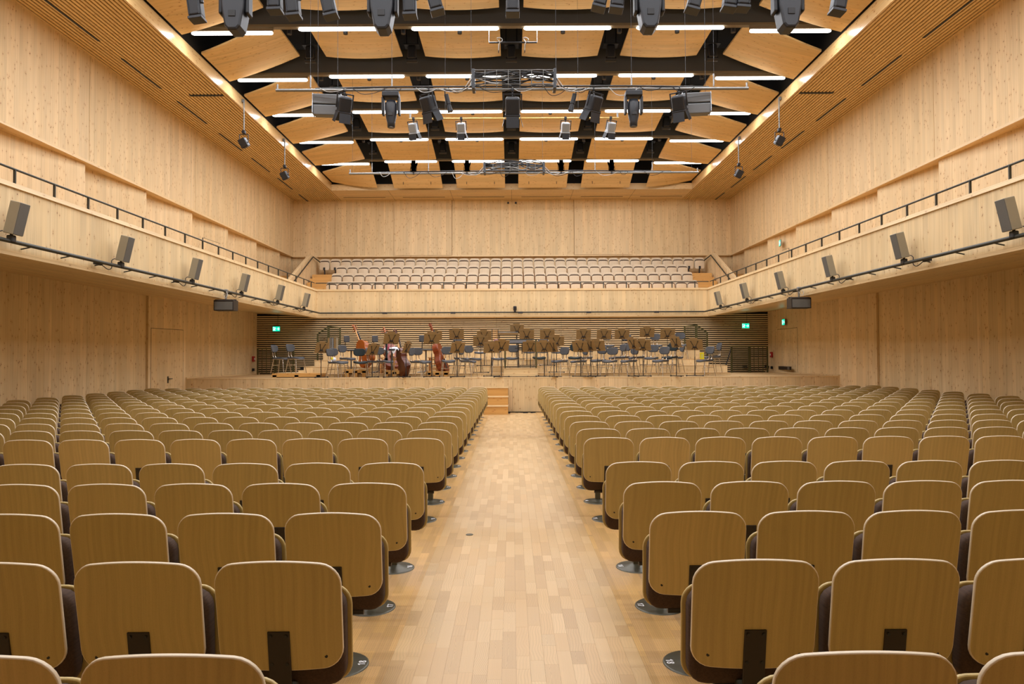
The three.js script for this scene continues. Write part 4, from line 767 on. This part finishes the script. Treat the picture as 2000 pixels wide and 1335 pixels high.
// music stands
{
  const desk = merged([woodUV(rbox(0.48, 0.33, 0.008, 0.003).translate(0, 0.165, 0), 'x', 0.1, 0.4)]);
  const brace = merged([bar(V(-0.02, 0.09, 0.012), V(-0.1, 0.27, 0.012), 0.011, 0.01), bar(V(0.02, 0.09, 0.012), V(0.1, 0.27, 0.012), 0.011, 0.01), bar(V(-0.02, 0.09, 0.012), V(-0.075, 0.04, 0.012), 0.011, 0.01), bar(V(0.02, 0.09, 0.012), V(0.075, 0.04, 0.012), 0.011, 0.01), rbox(0.11, 0.035, 0.02, 0.005).translate(0, 0.09, 0.014)]);
  const knob = new THREE.CylinderGeometry(0.013, 0.013, 0.016, 10).rotateX(Math.PI / 2);
  const list = [['front', 627, 679, 20.75, 58], ['front', 727, 683, 20.7, 58], ['front', 764, 661, 20.65, 32], ['front', 793, 679, 20.6, 74], ['front', 843, 661, 20.8, 20], ['back', 849, 655, 22.95, 6], ['back', 892, 653, 22.95, 0], ['front', 893, 679, 20.65, 38], ['back', 946, 655, 22.95, 0], ['middle', 939, 666, 22.2, 2], ['middle', 960, 679, 21.3, 8], ['front', 979, 675, 20.5, 26], ['top', 1010, 643, 24.4, 0], ['back', 1029, 653, 22.95, 0], ['back', 1069, 653, 22.95, 0], ['middle', 1087, 666, 22.2, 0], ['middle', 1036, 677, 21.2, 4], ['front', 1063, 677, 20.7, -8], ['front', 1082, 677, 20.45, -66],
    ['back', 1140, 653, 22.95, 0], ['back', 1180, 653, 22.95, 0], ['front', 1134, 677, 20.55, -28], ['front', 1154, 674, 20.45, -58], ['front', 1167, 675, 20.75, -26], ['back', 1215, 653, 22.95, 0], ['back', 1264, 649, 22.95, 0], ['back', 1304, 652, 22.95, 0], ['front', 1238, 671, 20.5, -64], ['front', 1256, 674, 20.65, -26], ['front', 1321, 668, 20.5, -66], ['front', 1357, 673, 20.7, -24]];
  const names = { front: 'front', middle: 'second', back: 'third', top: 'top' }, orders = {};
  for (const k of Object.keys(names)) { const sub = list.filter((q) => q[0] === k), o = bySide(sub.map((q) => [q[1]])); sub.forEach((q, i) => orders[q[1]] = o[i]); }
  for (const [k, px, py, d, turn] of list) {
    const base = stageAt(px, d), c = at(px, py, d), h = c.y - base.y, t = thing('music_stand', 'tan music stand, ' + orders[px] + ' from the double-bass side in the ' + names[k] + ' row', 'music stand', base, rad(turn), 'music stands on the stage');
    const dk = part('desk', desk, M.desk, t); dk.position.set(0, h - 0.15, -0.03); dk.rotation.x = rad(20);
    part('brace', brace, M.standBlack, dk); part('ledge', woodUV(rbox(0.48, 0.012, 0.07, 0.003).translate(0, 0.004, -0.03), 'x'), M.desk, dk); part('inner_flap', woodUV(rbox(0.23, 0.05, 0.006, 0.002).translate(-0.02, 0.35, -0.004), 'x'), M.desk, dk);
    for (const [x, y] of [[-0.1, 0.27], [0.1, 0.27], [-0.075, 0.04], [0.075, 0.04]]) part('knob', knob, M.standBlack, dk).position.set(x, y, 0.016);
    part('pole', merged([rod(V(0, 0.03, 0), V(0, h * 0.62, 0), 0.0125, 8), rod(V(0, h * 0.6, 0), V(0, h - 0.06, 0), 0.0075, 8), rod(V(0, h - 0.06, 0), V(0, h - 0.04, -0.02), 0.012, 6)]), M.standBlack, t);
    part('foot', merged([bar(V(-0.24, 0.02, 0.02), V(0.24, 0.02, 0.02), 0.03, 0.022), bar(V(0, 0.02, 0.02), V(0, 0.02, -0.26), 0.03, 0.022), rbox(0.04, 0.04, 0.04, 0.008).translate(-0.24, 0.02, 0.02), rbox(0.04, 0.04, 0.04, 0.008).translate(0.24, 0.02, 0.02)]), M.standBlack, t);
  }
}
// double basses
{
  const outline = new THREE.Shape();
  const half = [[0, 0], [0.16, 0.008], [0.28, 0.06], [0.335, 0.18], [0.33, 0.3], [0.26, 0.44], [0.205, 0.55], [0.205, 0.66], [0.245, 0.76], [0.26, 0.86], [0.22, 0.98], [0.13, 1.08], [0.045, 1.14]];
  const full = [...half, ...half.slice(1).reverse().map(([x, y]) => [-x, y])].map(([x, y]) => new THREE.Vector2(x, y));
  const crv = new THREE.CatmullRomCurve3(full.map((p) => V(p.x, p.y, 0)), true, 'catmullrom', 0.4).getPoints(64); outline.setFromPoints(crv.slice(0, -1).map((p) => new THREE.Vector2(p.x, p.y)));
  const body = new THREE.ExtrudeGeometry(outline, { depth: 0.17, bevelEnabled: true, bevelSize: 0.02, bevelThickness: 0.03, bevelSegments: 3 }); body.translate(0, 0.1, -0.085);
  { const p = body.attributes.position, uv = body.attributes.uv; for (let i = 0; i < p.count; i++) uv.setXY(i, p.getX(i) * 1.3 + 0.5, p.getY(i) * 0.8); }
  const scroll = merged([rbox(0.06, 0.26, 0.07, 0.015).translate(0, 1.93, -0.02), new THREE.TorusGeometry(0.045, 0.025, 8, 14).rotateY(Math.PI / 2).translate(0, 2.08, -0.045), new THREE.CylinderGeometry(0.012, 0.012, 0.24, 6).rotateZ(Math.PI / 2).translate(0, 1.87, -0.03), new THREE.CylinderGeometry(0.012, 0.012, 0.24, 6).rotateZ(Math.PI / 2).translate(0, 1.98, -0.03), rbox(0.035, 0.05, 0.012, 0.004).translate(0.13, 1.87, -0.03), rbox(0.035, 0.05, 0.012, 0.004).translate(-0.13, 1.87, -0.03), rbox(0.035, 0.05, 0.012, 0.004).translate(0.13, 1.98, -0.03), rbox(0.035, 0.05, 0.012, 0.004).translate(-0.13, 1.98, -0.03)]);
  const neck = rbox(0.055, 0.68, 0.05, 0.02).translate(0, 1.53, -0.03), board = rbox(0.07, 0.95, 0.03, 0.01).translate(0, 1.34, 0.135 - 0.085);
  const list = [['orange-brown', 722, 21.75, 0.24, [-0.70, 1.3, -0.95], 2.5, M.bassOrange, M.bassOrange, 'turned away beside the first tall stool'], ['amber', 770, 22.05, 0.1, [-0.44, 1.24, -0.85], 0.5, M.bassRed, M.bassOrange, 'behind the stool with the white cloth'], ['dark brown', 793, 21.15, 0.0, [-0.42, 1.36, -0.8], 2.1, M.bassDark, M.bassDark, 'with a dark scroll between the grey chairs'], ['reddish-brown', 868, 21.6, 0.0, [-0.42, 1.36, -0.55], 1.25, M.bassRed, M.bassRed, 'leaning beside the grey chair close to the music stands']];
  for (const [nm, px, d, lift, dir, roll, mb, ms, ws] of list) {
    const t = thing('double_bass', nm + ' double bass ' + ws, 'double bass', stageAt(px, d, lift), 0, 'double basses');
    t.quaternion.setFromUnitVectors(V(0, 1, 0), V(...dir).normalize()).multiply(new THREE.Quaternion().setFromAxisAngle(V(0, 1, 0), roll)); t.scale.setScalar(0.84);
    part('body', body, mb, t); part('neck', neck, M.maple, t); part('fingerboard', board, M.standBlack, t); part('scroll', scroll, ms, t);
    part('bridge', rbox(0.15, 0.14, 0.02, 0.006).translate(0, 0.6, 0.17), M.maple, t); part('tailpiece', rbox(0.07, 0.34, 0.02, 0.008).translate(0, 0.34, 0.15), M.standBlack, t); part('end_pin', rod(V(0, 0, 0), V(0, 0.12, 0), 0.01, 6), M.steel, t);
    part('strings', merged([-0.024, -0.008, 0.008, 0.024].map((x) => rod(V(x * 1.6, 0.5, 0.165), V(x * 0.6, 1.8, 0.02), 0.0025, 4))), M.steel, t);
  }
}
// podium, its railing, the conductor's desk
{
  const p = at(1017, 727, 20.75), t = thing('conductor_podium', 'pale wooden conductor podium box at the stage edge', 'podium', V(p.x, STAGE_Y, -21.2));
  part('box', box(-0.51, 0.51, 0.02, 0.24, -0.45, 0.45, 'x'), M.riser, t); part('top', box(-0.52, 0.52, 0.24, 0.262, -0.46, 0.46, 'x'), M.stageFloor, t); part('foot_rail', merged([box(-0.22, 0.22, 0, 0.03, 0.4, 0.43), box(-0.45, -0.3, 0, 0.02, 0.38, 0.42), box(0.3, 0.45, 0, 0.02, 0.38, 0.42)]), M.standBlack, t);
  const r = thing('podium_railing', 'square dark metal railing standing on the podium', 'railing', V(p.x, STAGE_Y + 0.262, -20.9)), y = 0.86;
  part('post', bar(V(-0.465, 0, 0), V(-0.465, y, 0), 0.045, 0.03), M.olive, r); part('post', bar(V(0.465, 0, 0), V(0.465, y, 0), 0.045, 0.03), M.olive, r); part('top_bar', bar(V(-0.49, y, 0), V(0.49, y, 0), 0.05, 0.03), M.rail, r); part('bottom_bar', bar(V(-0.46, 0.04, 0), V(0.46, 0.04, 0), 0.03, 0.03), M.rail, r);
  const c = thing('conductor_desk', 'wide black conductor desk seen through the podium railing', 'music stand', V(p.x + 0.0, levelY(21.9, 0), -21.95));
  const dk = part('desk', rbox(0.66, 0.012, 0.42, 0.004).rotateX(0.3), M.fixtureGrey, c); dk.position.set(0, 1.0, 0); part('pole', merged([rod(V(-0.06, 0.03, 0), V(-0.06, 0.95, 0), 0.018, 8), rod(V(0.06, 0.6, 0), V(0.06, 0.95, 0), 0.014, 8), bar(V(-0.16, 0.78, 0), V(0.42, 0.76, 0), 0.03, 0.02)]), M.standBlack, c); part('foot', merged([bar(V(-0.3, 0.02, 0), V(0.3, 0.02, 0), 0.04, 0.025), bar(V(0, 0.02, -0.28), V(0, 0.02, 0.28), 0.04, 0.025)]), M.standBlack, c);
}
// wooden pallets, small wooden stools, props
{
  const pal = (px0, px1, d, h, depth, label, m) => { const a = stageAt(px0, d).x, b = stageAt(px1, d).x, o = thing('wooden_pallet', label, 'platform', V((a + b) / 2, levelY(d, (a + b) / 2), -d)), w = (b - a) / 2; part('deck', box(-w, w, h - 0.05, h, -depth, 0, 'x'), m, o); for (const x of [-w + 0.08, 0, w - 0.08]) part('foot', box(x - 0.06, x + 0.06, 0, h - 0.05, -depth, 0, 'z'), m, o); part('edge', box(-w, w, h - 0.11, h - 0.05, -0.03, 0, 'x'), m, o); };
  pal(531, 627, 21.0, 0.13, 0.75, 'long low honey-coloured pallet carrying two grey chairs', M.step);
  pal(672, 716, 21.35, 0.24, 0.55, 'honey-coloured wooden platform under the orange-brown double bass', M.step);
  pal(749, 792, 21.4, 0.2, 0.5, 'honey-coloured wooden platform behind the dark brown double bass', M.step);
  pal(832, 876, 21.45, 0.17, 0.4, 'low honey-coloured platform before the reddish-brown double bass', M.step);
  let s0 = null;
  [[752, 22.3, 0], [777, 21.75, 0.1], [848, 21.95, 0]].forEach(([px, d], i) => {
    const label = 'small light wooden step stool ' + ['behind the amber bass', 'with a blue cup beside the dark brown bass', 'beside the reddish-brown bass'][i];
    if (!s0) { s0 = thing('step_stool', label, 'stool', V(0, 0, 0), 0, 'light wooden step stools'); for (const x of [-0.12, 0.12]) for (const z of [-0.1, 0.1]) part('leg', box(x - 0.022, x + 0.022, 0, 0.48, z - 0.022, z + 0.022), M.maple, s0); part('top', box(-0.17, 0.17, 0.48, 0.51, -0.14, 0.14, 'x'), M.maple, s0); for (const y of [0.12, 0.28, 0.42]) part('rung', box(-0.12, 0.12, y, y + 0.04, 0.08, 0.11, 'x'), M.maple, s0); }
    else s0 = copyOf(s0, label);
    s0.position.copy(stageAt(px, d, i === 1 ? 0 : 0)); s0.rotation.y = 0.2 * i;
  });
  const cup = thing('cup', 'small blue cup on a light wooden step stool', 'cup', stageAt(778, 21.75, 0.51)); part('wall', new THREE.LatheGeometry([[0.028, 0], [0.034, 0.1], [0.03, 0.1], [0.025, 0.01], [0.001, 0.01]].map(([x, y]) => new THREE.Vector2(x, y)), 14), std({ color: lin(0.05, 0.3, 0.5), roughness: 0.4 }), cup); part('handle', new THREE.TorusGeometry(0.025, 0.006, 6, 12).translate(0.045, 0.05, 0), M.white, cup);
  const coat = thing('hanging_scarf', 'black and pink scarf hung over a stool back beside the tan stand', 'scarf', stageAt(757, 21.3, 0)); part('black_cloth', merged([box(-0.06, 0.0, 0.5, 1.12, 0, 0.03), box(-0.09, 0.01, 0.47, 0.58, 0, 0.03)]), M.chairPadDark, coat); part('pink_cloth', merged([box(0.02, 0.06, 0.86, 1.1, 0.01, 0.03), box(0.0, 0.03, 0.82, 0.92, 0.01, 0.03)]), M.pink, coat);
  const f = thing('yellow_folder', 'bright yellow folder standing on the end chair', 'folder', stageAt(1371, 20.95, 0.505), 0.1); part('cover', rbox(0.125, 0.2, 0.012, 0.003).translate(0, 0.1, 0.02).rotateX(-0.08), M.yellow, f); part('panel_print', rbox(0.07, 0.11, 0.002, 0.001).translate(0, 0.1, 0.027).rotateX(-0.08), std({ color: lin(0.8, 0.75, 0.15), roughness: 0.5 }), f); part('back_cover', rbox(0.125, 0.2, 0.004, 0.001).translate(0, 0.1, 0.005).rotateX(-0.08), M.yellow, f);
  const bag = thing('paper_bag', 'small yellow and white bag on a grey chair seat', 'bag', stageAt(651, 21.2, 0.5)); const sh = shell({ w: 0.15, h: 0.11, t: 0.09, rt: 0.04, rb: 0.03, nx: 6, puff: 0.015 }); part('pouch', sh, M.white, bag); part('stripe', rbox(0.09, 0.07, 0.11, 0.02).translate(-0.03, 0.07, 0.01), M.yellow, bag); part('tie', new THREE.ConeGeometry(0.03, 0.06, 8).translate(0, 0.17, 0), M.chairPad, bag);
  const bars = thing('standing_boards', 'upright pale and grey bars leaning inside the green mesh railing', 'bars', V(at(650, 671, 25.25).x, 1.872, -25.25)); [-0.14, -0.08, 0.0, 0.09, 0.16].forEach((x, i) => part('board', box(x - 0.03, x + 0.03, -0.3 + 0.3, 0.48, 0, 0.04), [M.desk, M.steel, M.array, M.desk, M.speaker][i], bars));
  // percussion seen between the stands
  const g = thing('glockenspiel', 'silver-barred percussion table between the tall music stands', 'percussion', V(at(992, 652, 24.1).x, levelY(24.1, 0), -24.2)); part('table', box(-0.36, 0.36, 0.86, 0.92, -0.16, 0.16, 'x'), M.desk, g); part('bars', merged(Array.from({ length: 12 }, (_, i) => rbox(0.05, 0.02, 0.3 - i * 0.012, 0.004).translate(-0.32 + i * 0.058, 0.945, 0))), M.silver, g); for (const x of [-0.3, 0.3]) part('leg', rod(V(x, 0, 0), V(x, 0.86, 0), 0.015, 6), M.standBlack, g);
  const h = thing('mauve_cloth', 'mauve cloth draped over a low rack with orange cords', 'cloth', V(at(967, 660, 23.6).x, levelY(23.6, 0), -23.6)); const sh2 = shell({ w: 0.34, h: 0.3, t: 0.06, rt: 0.1, rb: 0.02, nx: 6, puff: 0.03 }); part('drape', sh2.rotateZ(-0.5).translate(0, 0.6, 0), M.mauve, h); part('rack', merged([rod(V(-0.1, 0, 0), V(-0.1, 1.25, 0), 0.012, 6), rod(V(0.1, 0, 0), V(0.1, 1.25, 0), 0.012, 6), rod(V(-0.13, 1.25, 0), V(0.13, 1.25, 0), 0.015, 6)]), M.standBlack, h); part('cords', merged([-0.07, -0.03, 0.03, 0.07].map((x) => rod(V(x, 0.7, 0.01), V(x, 1.24, 0.01), 0.006, 5))), std({ color: lin(0.6, 0.25, 0.04), roughness: 0.6 }), h);
}
// green-black mesh railings by the stairs
{
  const mesh = (o, pts, y0, m) => { const lo = Math.min(...pts.map((p) => p[0])), hi = Math.max(...pts.map((p) => p[0])), top = (x) => { for (let i = 0; i < pts.length - 1; i++) { const [a, b] = pts[i], [c, d] = pts[i + 1]; if (x >= Math.min(a, c) && x <= Math.max(a, c)) return lerp(b, d, (x - a) / (c - a)); } return b; };
    const w = []; for (let x = lo + 0.05; x < hi; x += 0.055) w.push(rod(V(x, y0, 0), V(x, top(x), 0), 0.006, 4)); const ymax = Math.max(...pts.map((p) => p[1])); for (let y = y0 + 0.05; y < ymax; y += 0.075) { let a = lo, b = hi; while (a < hi && top(a + 0.001) < y) a += 0.02; while (b > lo && top(b - 0.001) < y) b -= 0.02; if (b > a) w.push(rod(V(a, y, 0), V(b, y, 0), 0.007, 4)); } const q = part('mesh_infill', merged(w), m, o); q.userData.kind = 'stuff'; };
  for (const s of [-1, 1]) {
    const nm = s < 0 ? 'double-bass side' : 'yellow-folder side';
    const t = thing('riser_railing', 'tall olive mesh railing at the end of the top riser, ' + nm, 'railing', V(0, 0, -25.45)); const P = [[s * 6.3, 2.72], [s * 6.72, 2.78], [s * 7.12, 2.5]];
    for (const [i, [x, y]] of P.entries()) part('post', bar(V(x, i === 2 ? STAGE_Y : 1.872, 0), V(x, y, 0), i === 1 ? 0.09 : 0.05, 0.04), M.olive, t);
    part('top_rail', merged([bar(V(P[0][0], P[0][1], 0), V(P[1][0], P[1][1], 0), 0.045, 0.04), bar(V(P[1][0], P[1][1], 0), V(P[2][0], P[2][1], 0), 0.045, 0.04)]), M.olive, t); mesh(t, s < 0 ? [...P].reverse() : P, 1.95, M.olive);
    const g = thing('stair_gate', 'low olive mesh gate before the slatted wall, ' + nm, 'railing', V(0, 0, -25.5)); const x0 = s * 8.02, x1 = s * 8.68, x2 = s * 9.33, Y = 1.98;
    for (const [x, w] of [[x0, 0.06], [x1, 0.09], [x2, 0.05]]) part('post', bar(V(x, STAGE_Y, 0), V(x, Y, 0), w, 0.04), M.olive, g);
    part('top_rail', bar(V(x0, Y, 0), V(x2, Y, 0), 0.045, 0.04), M.olive, g); mesh(g, s < 0 ? [[x1, Y], [x0, Y]] : [[x0, Y], [x1, Y]], STAGE_Y + 0.03, M.olive);
    part('panel_bars', merged([0.25, 0.5, 0.75].map((k) => rod(V(lerp(x1, x2, k), STAGE_Y + 0.03, 0), V(lerp(x1, x2, k), Y, 0), 0.012, 6))), M.olive, g); part('panel_rungs', merged(Array.from({ length: 11 }, (_, i) => rod(V(x1, STAGE_Y + 0.08 + i * 0.085, 0), V(x2, STAGE_Y + 0.08 + i * 0.085, 0), 0.007, 5))), M.olive, g);
    if (s > 0) part('handrail', rod(V(s * 7.72, STAGE_Y, 0), V(x0, Y - 0.05, 0), 0.022, 8), M.standBlack, g);
    for (const [px, k] of s < 0 ? [[494, 0], [590, 1]] : [[1411, 0], [1456, 1], [1499, 2]]) { const b = thing('floor_box', 'small black socket box low on the slatted wall, ' + ord[k] + ' on the ' + nm, 'socket box', V(at(px, 720, 26.1).x, 1.22, -26.16)); part('body', rbox(0.16, 0.09, 0.06, 0.01), M.standBlack, b); part('lid', rbox(0.06, 0.06, 0.02, 0.005).translate(0.03, 0, 0.03), M.fixtureGrey, b); }
  }
}

scene.traverse((o) => { if (o.isMesh) { o.castShadow = true; o.receiveShadow = true; } });
renderer.render(scene, camera);
